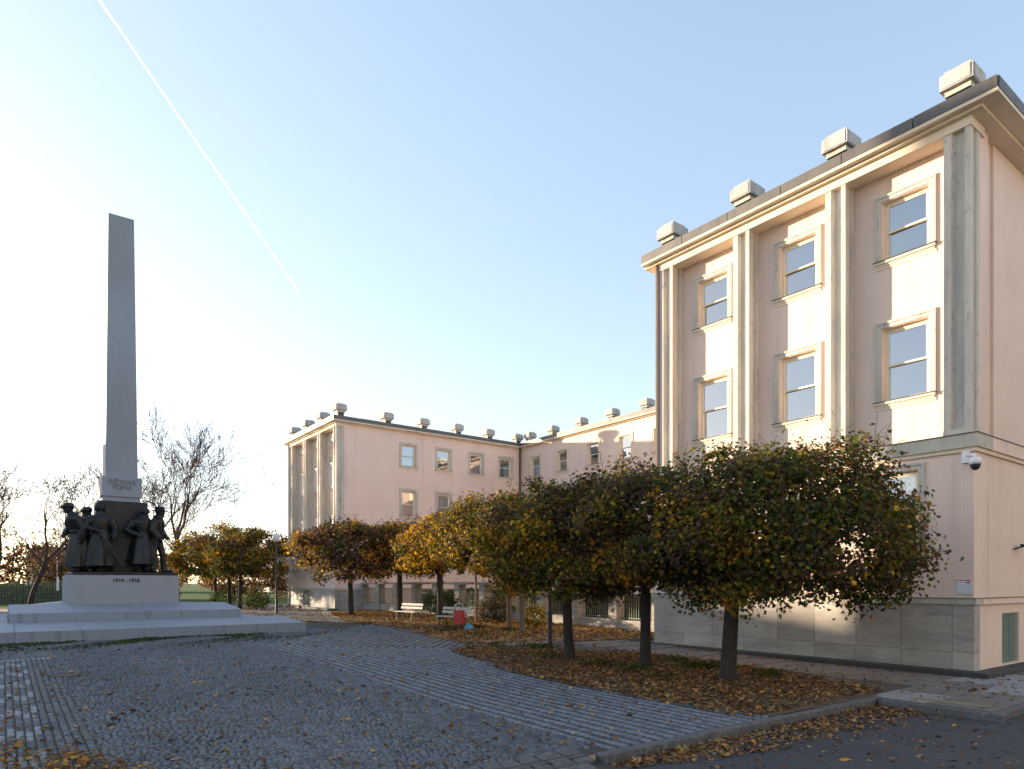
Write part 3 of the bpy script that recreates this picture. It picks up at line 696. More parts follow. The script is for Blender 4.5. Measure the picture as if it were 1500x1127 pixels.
ob.f = [(3, 2, 1, 0), (4, 5, 6, 7)] + [(k, (k + 1) % 4, 4 + (k + 1) % 4, 4 + k) for k in range(4)]
mpart(ob, 'obelisk', 'obelisk_granite')
def text(body, size, loc, m, parent, name, ext=.02, xs=1.):
    c = bpy.data.curves.new('t', 'FONT'); c.body = body; c.size = size; c.extrude = ext; c.align_x = 'CENTER'; c.align_y = 'CENTER'; c.space_line = .8; c.offset = size * .018
    o = bpy.data.objects.new('t', c); COL.objects.link(o); bpy.context.view_layer.update()
    me = bpy.data.meshes.new_from_object(o.evaluated_get(bpy.context.evaluated_depsgraph_get())); bpy.data.objects.remove(o)
    n = link(name, me, m); n.rotation_euler = (R(90), 0, 0); n.scale = (xs, 1, 1); n.location = loc; n.parent = parent; n.matrix_parent_inverse = MI; return n
text('1914 - 1918', .21, (-13.38, 27.19, 2.225), 'black_metal', M, 'date', .015, 1.0)
mat('inscription', (.16, .155, .15), .8, noise=[(20, 4, (.16, .155, .15), .5, .7, O1)])
text('SVĚTOVÁ\nVOJNA', .27, (-13.38, 28.495, 6.47), 'inscription', M, 'inscription', .012, .92)

# ---- bronze soldiers
def soldier(loc, rz, label, sc=1.6, coat=True, hem=.32, lean=0., arms=None, head=(0, 0), cap='cap', pack=False, rifle=None, stance=.13, step=0., brim=0.):
    S = tag(empty('bronze_statue', loc, rz), label, 'statue', 'bronze soldiers around the obelisk')
    mb = MB(); L = lambda z: -lean * max(z - .9, 0)
    mb.loft([(0, L(.86), .86, .17, .14), (0, L(1.0), 1.0, .175, .14), (0, L(1.1), 1.10, .17, .14), (0, L(1.25), 1.25, .195, .16), (0, L(1.38), 1.38, .215, .16), (0, L(1.46), 1.46, .19, .135), (0, L(1.5), 1.51, .125, .115), (0, L(1.56), 1.58, .10, .10), (0, L(1.57), 1.59, .07, .07)], 18)
    if coat:
        mb.loft([(0, L(1.1), 1.12, .16, .13, 0), (0, 0, 1.0, .205, .17, .02), (0, 0, .8, .245, .205, .06), (0, 0, .5, .285, .25, .09), (0, 0, hem, .325, .285, .12)], 28, nf=6, ph=random.random() * 6)
        mb.loft([(0, L(1.06), 1.04, .192, .155), (0, L(1.1), 1.09, .19, .152)], 18)
    mb.tube([(-.22, L(1.4), 1.40), (0, L(1.45) , 1.46), (.22, L(1.4), 1.40)], [.085, .09, .085], 10)
    for s in (-1, 1):
        k = step * s
        mb.tube([(s * .09, 0, .95), (s * stance * .9, -.04 - k * .5, .50), (s * stance, .02 - k, .08)], [.105, .072, .058], 10)
        mb.tube([(s * stance, .05 - k, .06), (s * stance * 1.1, -.08 - k, .055), (s * stance * 1.25, -.2 - k, .035)], [.062, .055, .035], 8)
    arms = arms or [((-.27, .0, 1.16), (-.25, -.1, .93)), ((.27, .0, 1.16), (.25, -.1, .93))]
    for s, (el, wr) in zip((-1, 1), arms):
        e = Vector(el) + Vector((0, L(1.16), 0)); w_ = Vector(wr) + Vector((0, L(1.0), 0)); sh = Vector((s * .215, L(1.41), 1.41))
        mb.tube([sh, (sh + e) / 2, e, (e + w_) / 2, w_], [.10, .098, .09, .084, .07], 10)
        d = (w_ - e).normalized(); sd = d.orthogonal().normalized()
        mb.tube([w_, w_ + d * .07], [.042, .045], 8)
        for f_ in range(4):
            off = sd * (.028 * (f_ - 1.5)); mb.tube([w_ + d * .06 + off, w_ + d * (.12 - .008 * abs(f_ - 1.5)) + off * 1.1], [.016, .013], 6)
        mb.tube([w_ + d * .02, w_ + d * .06 + sd * .06], [.018, .014], 6)
    hz = 1.66; tx, ty = head; hy = L(1.66) - ty
    fx, fy = math.sin(tx), -math.cos(tx)                       # the way the face looks
    mb.ball((0, hy, hz), (.083, .095, .118), 14, 9)
    mb.tube([(0, L(1.5), 1.5), (0, hy, hz - .06)], [.065, .06], 10)
    mb.tube([(fx * .08, hy + fy * .08, hz + .02), (fx * .118, hy + fy * .118, hz - .02)], [.016, .021], 6)
    mb.ball((fx * .07, hy + fy * .07, hz - .085), (.042, .042, .035), 8, 6)
    mb.tube([(fx * .085 - fy * .04, hy + fy * .085 + fx * .04, hz + .035), (fx * .085 + fy * .04, hy + fy * .085 - fx * .04, hz + .035)], .016, 6)
    for s in (-1, 1): mb.ball((-fy * .085 * s, hy + fx * .085 * s, hz - .01), (.022, .022, .032), 6, 5)
    me = mb.mesh('body'); o = link('body', me, 'bronze', S)
    rm = o.modifiers.new('r', 'REMESH'); rm.mode = 'VOXEL'; rm.voxel_size = .016
    sm = o.modifiers.new('s', 'SMOOTH'); sm.iterations = 2; sm.factor = .5
    bpy.context.view_layer.update()
    me2 = bpy.data.meshes.new_from_object(o.evaluated_get(bpy.context.evaluated_depsgraph_get())); o.modifiers.clear(); o.data = me2; bpy.data.meshes.remove(me)
    if not me2.materials: me2.materials.append(MATS['bronze'])
    for p in me2.polygons: p.use_smooth = True
    c = MB()
    if cap == 'cap':
        c.loft([(0, hy, hz + .02, .096, .108), (0, hy, hz + .07, .104, .115), (0, hy, hz + .13, .098, .108), (0, hy, hz + .165, .05, .06)], 14)
        c.tube([(fx * .07, hy + fy * .07, hz + .045), (fx * .15, hy + fy * .15, hz + .03)], [.06, .035], 8)
    elif cap == 'fur':
        c.loft([(0, hy + .02, hz - .05, .105, .105), (0, hy + .01, hz + .02, .115, .118), (0, hy, hz + .10, .115, .12), (0, hy, hz + .17, .09, .095), (0, hy, hz + .2, .04, .04)], 14)
    elif cap == 'helmet':
        c.loft([(0, hy, hz + .015, .135, .15), (0, hy, hz + .035, .125, .14), (0, hy, hz + .10, .105, .118), (0, hy, hz + .15, .06, .07), (0, hy, hz + .165, .02, .02)], 16)
    elif cap == 'hat':
        c.loft([(0, hy, hz + .045, .17, .185), (0, hy, hz + .06, .165, .18), (0, hy, hz + .065, .11, .12), (0, hy, hz + .16, .095, .10), (0, hy, hz + .18, .05, .05)], 16)
    c.build('headgear', 'bronze', S, True)
    if cap == 'hat':
        MB().tube([(-.1, hy + .02, hz + .1), (-.17, hy + .08, hz + .24), (-.24, hy + .2, hz + .28), (-.27, hy + .32, hz + .22)], [.012, .022, .022, .006], 6).build('plume', 'bronze', S, True)
    if pack:
        p = MB().box(-.16, .16, .12 + L(1.25), .30 + L(1.25), 1.08, 1.46, c=.03); p.tube([(-.19, .2 + L(1.4), 1.5), (.19, .2 + L(1.4), 1.5)], .07, 8); p.build('backpack', 'bronze', S)
    if rifle:
        a, b = Vector(rifle[0]), Vector(rifle[1]); d = (b - a)
        r = MB().tube([a, a + d * .3, a + d * .36], [.042, .034, .026], 8); r.tube([a + d * .36, a + d * .82], .022, 8); r.tube([a + d * .82, b], .012, 6)
        r.build('rifle', 'bronze', S)
    S.location = (-17.6 + .91 * (loc[0] + 17.6), -6.14 + .91 * (loc[1] + 6.14), 2.1 + .91 * (loc[2] - 2.1))
    S.scale = (sc * 1.12 * .91, sc * 1.15 * .91, sc * .91)
    return S
ZB = 2.583
soldier((-15.0, 28.2, ZB), R(-70), 'bronze soldier in greatcoat stooping with head turned away from the obelisk', 1.6, lean=.24, hem=.12, head=(-.2, .05), cap='cap', arms=[((-.30, -.02, 1.17), (-.22, -.20, 1.0)), ((.30, .02, 1.13), (.26, -.05, .86))], step=.1)
soldier((-14.5, 28.8, ZB), R(-60), 'bronze soldier with pack standing behind the stooping soldier', 1.56, lean=.15, pack=True, cap='cap')
soldier((-14.28, 27.82, ZB), R(6), 'bronze soldier in long greatcoat and fur cap holding a rifle slantwise', 1.62, hem=.15, cap='fur', arms=[((-.31, -.03, 1.18), (-.14, -.22, 1.10)), ((.31, -.02, 1.14), (.25, -.18, .92))], rifle=((.40, -.33, .14), (-.30, -.20, 1.46)), head=(.15, .0), stance=.2)
soldier((-12.62, 27.85, ZB), R(12), 'bronze soldier in belted coat and helmet with hand on hip', 1.58, hem=.22, pack=True, cap='helmet', head=(.45, .02), arms=[((-.38, .05, 1.16), (-.20, -.14, 1.04)), ((.29, .0, 1.14), (.25, -.10, .88))], lean=.05, stance=.15)
soldier((-13.0, 28.1, ZB), R(-150), 'bronze soldier with bulky pack pressed against the dark block', 1.55, pack=True, cap='helmet', lean=.2) if False else None
soldier((-12.10, 27.98, ZB), R(62), 'bronze soldier in short tunic and plumed hat facing away from the greatcoats', 1.62, coat=False, cap='hat', head=(.2, .04), lean=.06, arms=[((-.28, .0, 1.15), (-.25, -.14, .93)), ((.28, .05, 1.16), (.22, -.14, 1.0))], step=.14, rifle=((-.36, -.1, .1), (-.28, -.12, 1.1)))
soldier((-12.72, 28.75 - .45, ZB), R(150), 'bronze soldier carrying a bulky pack behind the helmeted soldier', 1.52, pack=True, cap='helmet', lean=.1)

# ---------------------------------------------------------------- foliage
LEAF_A = [math.radians(a) for a in (-90, -20, 8, 35, 62, 90, 118, 145, 172, 200)]
LEAF_R = [.28, .72, .46, .97, .5, 1.05, .5, .97, .46, .72]
MAPLE = np.array([(0, 0, 0)] + [(r * math.cos(a), r * math.sin(a), -.16 * r * r) for a, r in zip(LEAF_A, LEAF_R)])
MAPLE_T = np.array([(0, 1 + k, 1 + (k + 1) % 10) for k in range(10)])
KITE = np.array([(0, -.7, 0), (.62, -.05, -.1), (.25, .3, .05), (0, .95, -.18), (-.3, .35, .06), (-.6, -.1, -.12)])
KITE_T = np.array([(0, 1, 2), (0, 2, 3), (0, 3, 4), (0, 4, 5)])
def leaf_cloud(name, pos, nrm, size, cols, tmpl=(MAPLE, MAPLE_T)):
    n = len(pos); T, TR = tmpl
    nrm = nrm / (np.linalg.norm(nrm, axis=1, keepdims=True) + 1e-9)
    r = rng.normal(size=(n, 3)); u = np.cross(nrm, r); u /= np.linalg.norm(u, axis=1, keepdims=True) + 1e-9; v_ = np.cross(nrm, u)
    curl = rng.uniform(.2, 2.2, n)[:, None, None]
    P = (T[None, :, 0:1] * u[:, None, :] + T[None, :, 1:2] * v_[:, None, :] + T[None, :, 2:3] * curl * nrm[:, None, :]) * size[:, None, None] + pos[:, None, :]
    tr = (TR[None] + (np.arange(n) * len(T))[:, None, None]).reshape(-1, 3)
    return np_mesh(name, P.reshape(-1, 3), tr, np.repeat(cols, len(T), 0))
PAL = dict(green=(.075, .105, .022), dark=(.04, .062, .018), brown=(.115, .066, .046), mauve=(.10, .062, .055), olive=(.19, .145, .022), yellow=(.52, .29, .018), orange=(.42, .18, .02))
def pick(n, weights):
    ks = list(weights); p = np.array([weights[k] for k in ks], float); p /= p.sum()
    c = np.array([PAL[k] for k in ks])[rng.choice(len(ks), n, p=p)]
    return c * rng.uniform(.65, 1.35, (n, 1)) * rng.uniform(.9, 1.1, (n, 3))
def branchy(mb, p, d, length, r, depth, spread=.55, n=5, up=.0, minr=.006, twist=.25, kids=(2, 3)):
    pts = [p.copy()]; rad = [r]; q = p.copy(); dd = d.copy(); segs = 4
    for i in range(segs):
        dd = (dd + Vector((random.gauss(0, twist), random.gauss(0, twist), random.gauss(0, twist) + up)) * .5).normalized()
        q = q + dd * (length / segs); pts.append(q.copy()); rad.append(max(r * (1 - .45 * (i + 1) / segs), minr))
    mb.tube(pts, rad, n if depth > 1 else max(3, n - 2), caps=False)
    if depth <= 0: return
    for k in range(random.randint(*kids)):
        t = random.uniform(.45, 1.) if k else 1.; j = min(int(t * segs), segs)
        ax = dd.orthogonal().normalized(); ax.rotate(Matrix.Rotation(random.uniform(0, 6.28), 3, dd))
        nd = (dd + ax * random.uniform(.6, 1.2) * spread).normalized()
        branchy(mb, pts[j], nd, length * random.uniform(.62, .85), max(rad[j] * .68, minr), depth - 1, spread, n, up, minr, twist, kids)
def maple(name, base, crown, rad, label, n_leaf, size, weights, lean=(0, 0), tr=.16, bark='bark', lod=0, clumps=110, droop=.0, group=None, seed=0):
    """crown (x,y,z) centre, rad (rx,ry,rz)"""
    global rng; keep = rng; rng = np.random.default_rng(100 + seed); random.seed(seed + 5)
    T = tag(empty(name, (base[0], base[1], gz(base[1]))), label, 'tree', group); bz = gz(base[1])
    c = np.array([crown[0] - base[0], crown[1] - base[1], crown[2] - bz]); rad = np.array(rad, float)
    tb = MB(); zt = c[2] - rad[2] * .45
    top = Vector((c[0] * .14, c[1] * .14, zt)); b0 = Vector((0, 0, -.15))
    mid1 = b0.lerp(top, .35) + Vector((lean[0] * .6, lean[1] * .6, 0)); mid2 = b0.lerp(top, .7) + Vector((lean[0], lean[1], 0)) * .7
    tb.tube([b0, (0, 0, .02), (lean[0] * .15, lean[1] * .15, .18), mid1, mid2, top], [tr * 1.5, tr * 1.35, tr * 1.08, tr * .95, tr * .88, tr * .8], 12)
    tk = tb.build('trunk', bark, T, True)
    br = MB()
    for k in range(9):
        a = k * 2.4 + random.random(); e = Vector((c[0] + rad[0] * .75 * math.cos(a), c[1] + rad[1] * .75 * math.sin(a), c[2] + rad[2] * random.uniform(-.3, .7)))
        s_ = top + Vector((0, 0, random.uniform(-.5, .1))); m_ = s_.lerp(e, .5) + Vector((0, 0, -.15 * rad[2]))
        br.tube([s_, m_, e], [tr * .5, tr * .3, tr * .1], 6, caps=False)
        for q in range(3 if lod < 2 else 1):
            d = Vector((math.cos(a + random.gauss(0, .5)), math.sin(a + random.gauss(0, .5)), random.uniform(.0, .9))).normalized()
            branchy(br, m_.lerp(e, random.random()), d, rad[0] * .3, tr * .12, 2 if lod == 0 else 1, minr=.005)
    # thin shoots standing out of the crown
    tips = []
    for q in range(int(90 / (1 + .5 * lod))):
        d0 = Vector((random.gauss(0, 1), random.gauss(0, 1), abs(random.gauss(.35, .7)))).normalized(); k = random.uniform(.84, .97)
        p = Vector((c[0] + rad[0] * k * d0.x, c[1] + rad[1] * k * d0.y, c[2] + rad[2] * k * d0.z)); i0_ = len(br.v)
        branchy(br, p, (d0 * .7 + Vector((random.gauss(0, .3), random.gauss(0, .3), .8))).normalized(), random.uniform(.18, .5), .008, 1, minr=.004)
        tips += [br.v[z_] for z_ in range(i0_, len(br.v), 5)]
    tag(br.build('branches', 'twig', T), kind='stuff')
    # leaf clumps through the crown
    u = rng.normal(size=(clumps * 3, 3)); u /= np.linalg.norm(u, axis=1, keepdims=True); u = u[u[:, 2] > -.80][:clumps]
    def bump_(u_): return 1 + .12 * np.sin(3.3 * u_[:, 0] + seed) * np.cos(2.9 * u_[:, 1] + 2 * seed) + .075 * np.sin(6.5 * u_[:, 1] + 5 * u_[:, 2] + seed) + .06 * np.sin(7.3 * u_[:, 0] - 4 * u_[:, 2] + 3 * seed)
    rr = rng.uniform(.35, 1., len(u)) ** .4 * rng.normal(1., .05, len(u)); ctr = u * (rr * bump_(u))[:, None] * rad
    cs = rng.uniform(.55, 1.5, len(ctr)) * rad.min() * .15
    wgt = cs ** 2 / (cs ** 2).sum(); idx = rng.choice(len(ctr), n_leaf, p=wgt)
    pos = ctr[idx] + rng.normal(size=(n_leaf, 3)) * cs[idx][:, None] * np.array([1, 1, .62])
    out = pos / rad; rn = np.linalg.norm(out, axis=1); out = out / rn[:, None]; lim = bump_(out)
    shell = (rn > rng.uniform(.42, .8, n_leaf)) & (rn < lim * (1.06 + .16 * rng.random(n_leaf) ** 2)); pos, idx, out = pos[shell], idx[shell], out[shell]
    tp = np.array(tips) - c; nt_ = len(tp); tp = tp + rng.normal(0, .04, tp.shape)
    pos = np.concatenate([pos, tp]); out = np.concatenate([out, tp / np.linalg.norm(tp, axis=1, keepdims=True)]); idx = np.concatenate([idx, rng.integers(0, len(ctr), nt_)]); m = len(pos)
    nr = out * .75 + rng.normal(0, .55, (m, 3)) + np.array([0, 0, .35])
    ks = list(weights); ccol = rng.choice(len(ks), len(ctr), p=np.array(list(weights.values())) / sum(weights.values()))
    own = rng.random(m) < .55
    cols = np.where(own[:, None], np.array([PAL[ks[i]] for i in ccol])[idx], pick(m, weights)) * rng.uniform(.7, 1.3, (m, 1))
    sz = rng.uniform(.65, 1.3, m) * size; sz[-nt_:] *= .6; cols[-nt_:] = pick(nt_, dict(brown=.5, mauve=.4, olive=.1))
    lf = leaf_cloud('crown', pos + c, nr, sz, cols, (MAPLE, MAPLE_T) if lod == 0 else (KITE, KITE_T))
    o = link('crown', lf, 'leaf', T); tag(o, kind='stuff'); rng = keep
    return T
GRP = 'round-headed maples along the beds'
W1 = dict(dark=.17, green=.18, brown=.23, mauve=.11, olive=.24, yellow=.03, orange=.04)
W2 = dict(dark=.10, green=.17, brown=.14, mauve=.06, olive=.29, yellow=.16, orange=.08)
W3 = dict(green=.10, olive=.22, yellow=.42, orange=.16, brown=.10)
W4 = dict(brown=.34, mauve=.22, olive=.16, yellow=.12, orange=.08, green=.08)
maple('maple_tree', (-5.1, 2.86), (-4.2, 2.15, 3.15), (2.6, 2.4, 1.82), 'broad maple with dark leaning trunk nearest the building corner', 44000, .063, W1, (-.10, -.02), .17, clumps=230, group=GRP, seed=1)
maple('maple_tree', (-4.9, 5.4), (-4.9, 5.3, 3.3), (2.2, 2.2, 1.72), 'dark maple with straight thin trunk in front of the lit plinth wall', 37000, .063, W1, (.02, .02), .135, clumps=140, group=GRP, seed=2)
maple('maple_tree', (-5.43, 7.58), (-5.6, 7.75, 3.05), (2.05, 2.05, 1.55), 'maple with whitewashed-looking slanting trunk beside the lamp post', 34000, .063, W2, (-.1, .02), .135, clumps=130, group=GRP, seed=3)
maple('maple_tree', (-1.62, 14.64), (-2.0, 14.8, 3.75), (2.0, 2.0, 1.65), 'maple with pale slim trunk next to the small round shrub', 18000, .08, W2, (.05, .05), .11, 'pale_bark', 1, 110, group=GRP, seed=4)
maple('maple_tree', (-.95, 16.43), (-1.8, 17.0, 3.8), (2.1, 2.1, 1.7), 'maple with sunlit bent trunk behind the slim-trunked one', 18000, .08, W2, (.12, .0), .10, 'pale_bark', 1, 110, group=GRP, seed=5)
maple('maple_tree', (-.68, 22.35), (-.9, 22.5, 3.75), (1.85, 1.85, 1.65), 'bright yellow maple behind the red litter bin', 11000, .10, W3, (.0, .0), .17, 'bark', 1, 100, group=GRP, seed=6)
maple('maple_tree', (.8, 29.47), (.9, 29.4, 3.95), (2.0, 2.0, 1.7), 'golden maple with forked trunk by the courtyard fence', 11000, .105, dict(olive=.26, yellow=.26, orange=.14, brown=.2, green=.14), (.0, .0), .17, 'bark', 1, 100, group=GRP, seed=7)
maple('maple_tree', (-2.14, 29.56), (-2.5, 29.8, 3.8), (2.8, 2.65, 1.75), 'wide purple-brown maple before the corner of the far wing', 15000, .11, W4, (.0, .0), .15, 'bark', 1, 130, group=GRP, seed=8)
maple('maple_tree', (-4.25, 43.9), (-3.7, 43.6, 4.05), (2.7, 2.7, 1.9), 'olive-brown maple beside the globe lamp past the memorial', 12000, .115, W2, (.0, .0), .15, 'bark', 1, 100, group=GRP, seed=9)
maple('maple_tree', (-3.7, 48.78), (-3.9, 48.8, 4.3), (2.7, 2.7, 2.0), 'middle one of the three dense maples past the memorial', 12000, .115, W2, (.0, .0), .15, 'bark', 1, 100, group=GRP, seed=10)
maple('maple_tree', (-3.68, 52.85), (-4.6, 53.1, 4.0), (2.9, 2.9, 2.0), 'yellow-edged maple at the lawn end of the three past the memorial', 13000, .12, dict(olive=.34, yellow=.26, green=.2, brown=.12, orange=.08), (.0, .0), .15, 'bark', 1, 100, group=GRP, seed=11)
st = MB().tube([(0, 0, -.2), (.02, 0, 1.0), (0, .03, 2.4)], [.06, .055, .045], 8).build('young_tree', 'pale_bark'); st.location = (-.71, 19.22, gz(19.2)); tag(st, 'slim bare grey young stem between the bin and the bushes', 'tree')

def shrub(name, base, rad, label, n, size, weights, group=None, seed=0, stem=True, cat='shrub', z=None):
    global rng; keep = rng; rng = np.random.default_rng(500 + seed); random.seed(seed)
    bz = gz(base[1]) if z is None else z
    T = tag(empty(name, (base[0], base[1], bz)), label, cat, group); rad = np.array(rad, float)
    sb = MB()
    for k in range(7):
        a = random.uniform(0, 6.28); sb.tube([(0, 0, -.1), (rad[0] * .3 * math.cos(a), rad[1] * .3 * math.sin(a), rad[2] * .6), (rad[0] * .7 * math.cos(a), rad[1] * .7 * math.sin(a), rad[2] * 1.5)], [.025 * rad[2], .02 * rad[2], .006], 5)
    sb.build('stems', 'twig', T)
    u = rng.normal(size=(n, 3)); u /= np.linalg.norm(u, axis=1, keepdims=True); r = rng.uniform(.3, 1, n) ** .4
    lump = 1 + .16 * np.sin(5 * u[:, 0] + seed) * np.sin(4 * u[:, 1] + 1.7 * seed) + .1 * np.sin(9 * u[:, 2] + 3 * u[:, 0])
    pos = u * (r * lump)[:, None] * rad + np.array([0, 0, rad[2] * 1.02]); pos[:, 2] = np.maximum(pos[:, 2], .03)
    o = link('foliage', leaf_cloud('foliage', pos, u + rng.normal(0, .6, (n, 3)), rng.uniform(.6, 1.3, n) * size, pick(n, weights), (KITE, KITE_T)), 'leaf', T); tag(o, kind='stuff'); rng = keep
    return T
WD = dict(dark=.7, green=.3)
shrub('shrub', (.76, 24.6), (1.0, 1.0, .68), 'dark rounded evergreen bush behind the first bench', 1600, .07, WD, seed=1)
shrub('shrub', (.4, 19.2), (.9, .9, .62), 'loose reddish-dark bush between slim stem and bent trunk', 1300, .07, dict(dark=.5, brown=.4, mauve=.1), seed=2)
shrub('shrub', (-.23, 15.6), (.52, .52, .52), 'small round yellow-green shrub beside a pale trunk', 900, .06, dict(green=.4, olive=.4, yellow=.2), seed=3)
shrub('shrub', (-3.75, 50.8), (1.0, 1.0, .6), 'dark bush among the three maple trunks', 900, .09, WD, seed=4)
shrub('shrub', (-3.7, 42.0), (1.0, 1.0, .6), 'low green-yellow bush near the globe lamp', 900, .09, dict(green=.4, dark=.4, olive=.2), seed=5)
# clipped hedge inside the courtyard fence
def hedge(p0, p1, wd, h, label, n, size, weights, seed):
    global rng; keep = rng; rng = np.random.default_rng(800 + seed)
    p0 = np.array(p0); p1 = np.array(p1); d = p1 - p0; L = np.linalg.norm(d); d = d / L; q = np.array([-d[1], d[0]])
    T = tag(empty('hedge', (p0[0], p0[1], 0)), label, 'hedge')
    s = rng.uniform(0, L, n); f = rng.choice(4, n, p=[.42, .12, .4, .06]); a = np.where(f == 0, -wd / 2, np.where(f == 1, wd / 2, rng.uniform(-wd / 2, wd / 2, n))) + rng.normal(0, .05, n)
    z = np.where(f == 2, h, rng.uniform(0, h, n)) + rng.normal(0, .05, n) + .1 * h * np.sin(s * .9) * np.sin(s * .37 + 1)
    b = p0 + d * s[:, None] + q * a[:, None]; pos = np.stack([b[:, 0] - p0[0], b[:, 1] - p0[1], np.maximum(z, .02) + gzn(b[:, 1])], 1)
    nr = np.stack([q[0] * np.sign(a), q[1] * np.sign(a), np.where(f == 2, 1.5, .2)], 1) + rng.normal(0, .6, (n, 3))
    tag(link('foliage', leaf_cloud('foliage', pos, nr, rng.uniform(.6, 1.3, n) * size, pick(n, weights), (KITE, KITE_T)), 'leaf', T), kind='stuff')
    core = MB(); c = [p0 - q * wd * .4, p1 - q * wd * .4, p1 + q * wd * .4, p0 + q * wd * .4]
    core.prism([(k[0] - p0[0], k[1] - p0[1]) for k in c], 0, h * .86 + gz((p0[1] + p1[1]) / 2)); core.build('twig_mass', 'twig', T); rng = keep
hedge((4.6, 10.5), (3.6, 31.5), .9, 1.35, 'clipped dark green hedge just inside the courtyard railings', 9000, .085, dict(dark=.5, green=.45, olive=.05), 1)

# ---------------------------------------------------------------- fallen leaves and weeds
noise2 = lambda x, y, s: .5 + .5 * np.sin(x * s + 1.7 * np.sin(y * s * .8)) * np.sin(y * s * 1.1 + 1.3 * np.sin(x * s * .7 + 2))
def litter(name, poly, n, size, label, weights, lift=.02, zf=None, heap=.03, dens=None):
    poly = np.array(poly); lo = poly.min(0); hi = poly.max(0)
    x = rng.uniform(lo[0], hi[0], n * 3); y = rng.uniform(lo[1], hi[1], n * 3); k = inpoly(x, y, [tuple(p) for p in poly]); ok, Y = in_view(x, y, .25); k &= ok
    k &= rng.random(len(x)) < (dens(x, y) if dens is not None else .25 + .75 * noise2(x, y, .9) ** .7)
    x, y = x[k][:n], y[k][:n]; m = len(x)
    z = (gzn(y) if zf is None else zf(x, y)) + lift + rng.uniform(0, heap, m)
    nr = np.stack([rng.normal(0, .38, m), rng.normal(0, .38, m), np.ones(m)], 1)
    o = link(name, leaf_cloud(name, np.stack([x, y, z], 1), nr, np.exp(rng.normal(-.12, .32, m)) * size, pick(m, weights), (KITE, KITE_T)), 'litter')
    tag(o, label, 'leaves', kind='stuff'); return o
PAL.update(dry=(.25, .15, .07), tan=(.34, .22, .10), rust=(.20, .085, .03), gold=(.45, .24, .05))
WL = dict(dry=.34, tan=.16, rust=.26, gold=.06, brown=.18); WG = dict(dry=.26, tan=.2, rust=.26, gold=.28)
litter('fallen_leaves', [(-8.3, .2), (-3.8, .2), (-3.1, 1.85), (-2.5, 5), (-2.8, 7.5), (-4.4, 9.75), (-5.7, 11.7), (-7.2, 11.0), (-8.3, 6.4)], 15000, .052, 'thick brown leaf litter in the bed under the row of near maples', WL, heap=.05)
litter('fallen_leaves', [(-6.0, 12.3), (-3.1, 11.3), (-.3, 10.2), (3.0, 10.2), (2.6, 22), (1.9, 36.8), (-1.8, 33.5), (-4.9, 24), (-5.0, 18)], 15000, .07, 'golden leaf litter in the bed with benches before the courtyard fence', WG, heap=.05)
litter('fallen_leaves', [(-8.6, -1.25), (-4.9, -1.9), (-4.9, -.16), (-11.7, -.16), (-11.7, -.4)], 2600, .05, 'brown leaves drifted on the road along the kerb', WL, .008, lambda x, y: np.full(len(x), -.12), .03, lambda x, y: np.clip(1.1 - (-.16 - y) * 1.1, .03, 1) * (.35 + .65 * noise2(x, y, 1.3)))
litter('fallen_leaves', [(-9, -6), (6, -6), (6, -2.1), (-5.0, -2.1), (-4.9, -.2), (-13, -.2)], 900, .05, 'scattered dry leaves on the asphalt road', WL, .006, lambda x, y: np.full(len(x), -.12), .008)
litter('fallen_leaves', [(-16.4, .5), (-25, .5), (-25, 6.2), (-18.5, 5.6), (-17.0, 4.4), (-16.2, 2.2)], 4200, .052, 'heap of brown and yellow leaves on the patterned paving', dict(dry=.3, rust=.3, gold=.2, tan=.1, olive=.1), .012, None, .05, lambda x, y: np.clip(noise2(x, y, 1.5) * 1.6, 0, 1))
litter('fallen_leaves', [(-24, .3), (-11.4, .3), (-11, 21), (-24, 21)], 2000, .05, 'sparse leaves scattered over the small cobbles', WL, .012, None, .012, lambda x, y: np.clip(1.25 - (y) * .065, .12, 1))
litter('fallen_leaves', [(-11.3, .3), (-7.9, .3), (-7.9, 7), (-5.5, 12.5), (-4, 20), (-4, 25), (-11, 16)], 900, .05, 'sparse leaves scattered over the striped paving', WG, .014, None, .012)
litter('fallen_leaves', [(-3.0, .4), (-.42, .4), (-.42, 11), (-3, 11)], 700, .05, 'leaves blown along the pavement by the plinth', WL, .02, None, .015, lambda x, y: np.clip(.15 + np.exp(-((x + .55) / .25) ** 2) + np.exp(-((x + 2.6) / .4) ** 2), 0, 1))
litter('fallen_leaves', [(-4.6, -1.85), (8, -1.85), (8, -.45), (-4.6, .1)], 500, .05, 'leaves blown over the pavement at the corner', WL, .016, None, .012)
litter('fallen_leaves', [(-8, 24), (-2, 24), (0, 37), (0, 46), (-8, 46)], 1500, .075, 'thin golden leaves on the paving past the memorial', WG, .012, None, .02)
def weeds(name, poly, n, label, h=.16, clump=14):
    poly_ = np.array(poly); lo = poly_.min(0); hi = poly_.max(0); cx_ = rng.uniform(lo[0], hi[0], clump); cy2 = rng.uniform(lo[1], hi[1], clump)
    i = rng.integers(0, clump, n); x = cx_[i] + rng.normal(0, .22, n); y = cy2[i] + rng.normal(0, .22, n); k = inpoly(x, y, poly); x, y = x[k], y[k]; m = len(x)
    z = gzn(y) + rng.uniform(.02, h, m)
    nr = rng.normal(0, .8, (m, 3)) + np.array([0, 0, .8])
    tag(link(name, leaf_cloud(name, np.stack([x, y, z], 1), nr, rng.uniform(.5, 1.3, m) * .045, pick(m, dict(dark=.35, green=.5, olive=.15)), (KITE, KITE_T)), 'leaf'), label, 'weeds', kind='stuff')
weeds('weeds', [(-6.2, 2.5), (-3.2, 2.5), (-3, 8), (-5.5, 11.5), (-6.6, 8)], 3200, 'low green weeds growing through the litter under the near maples')
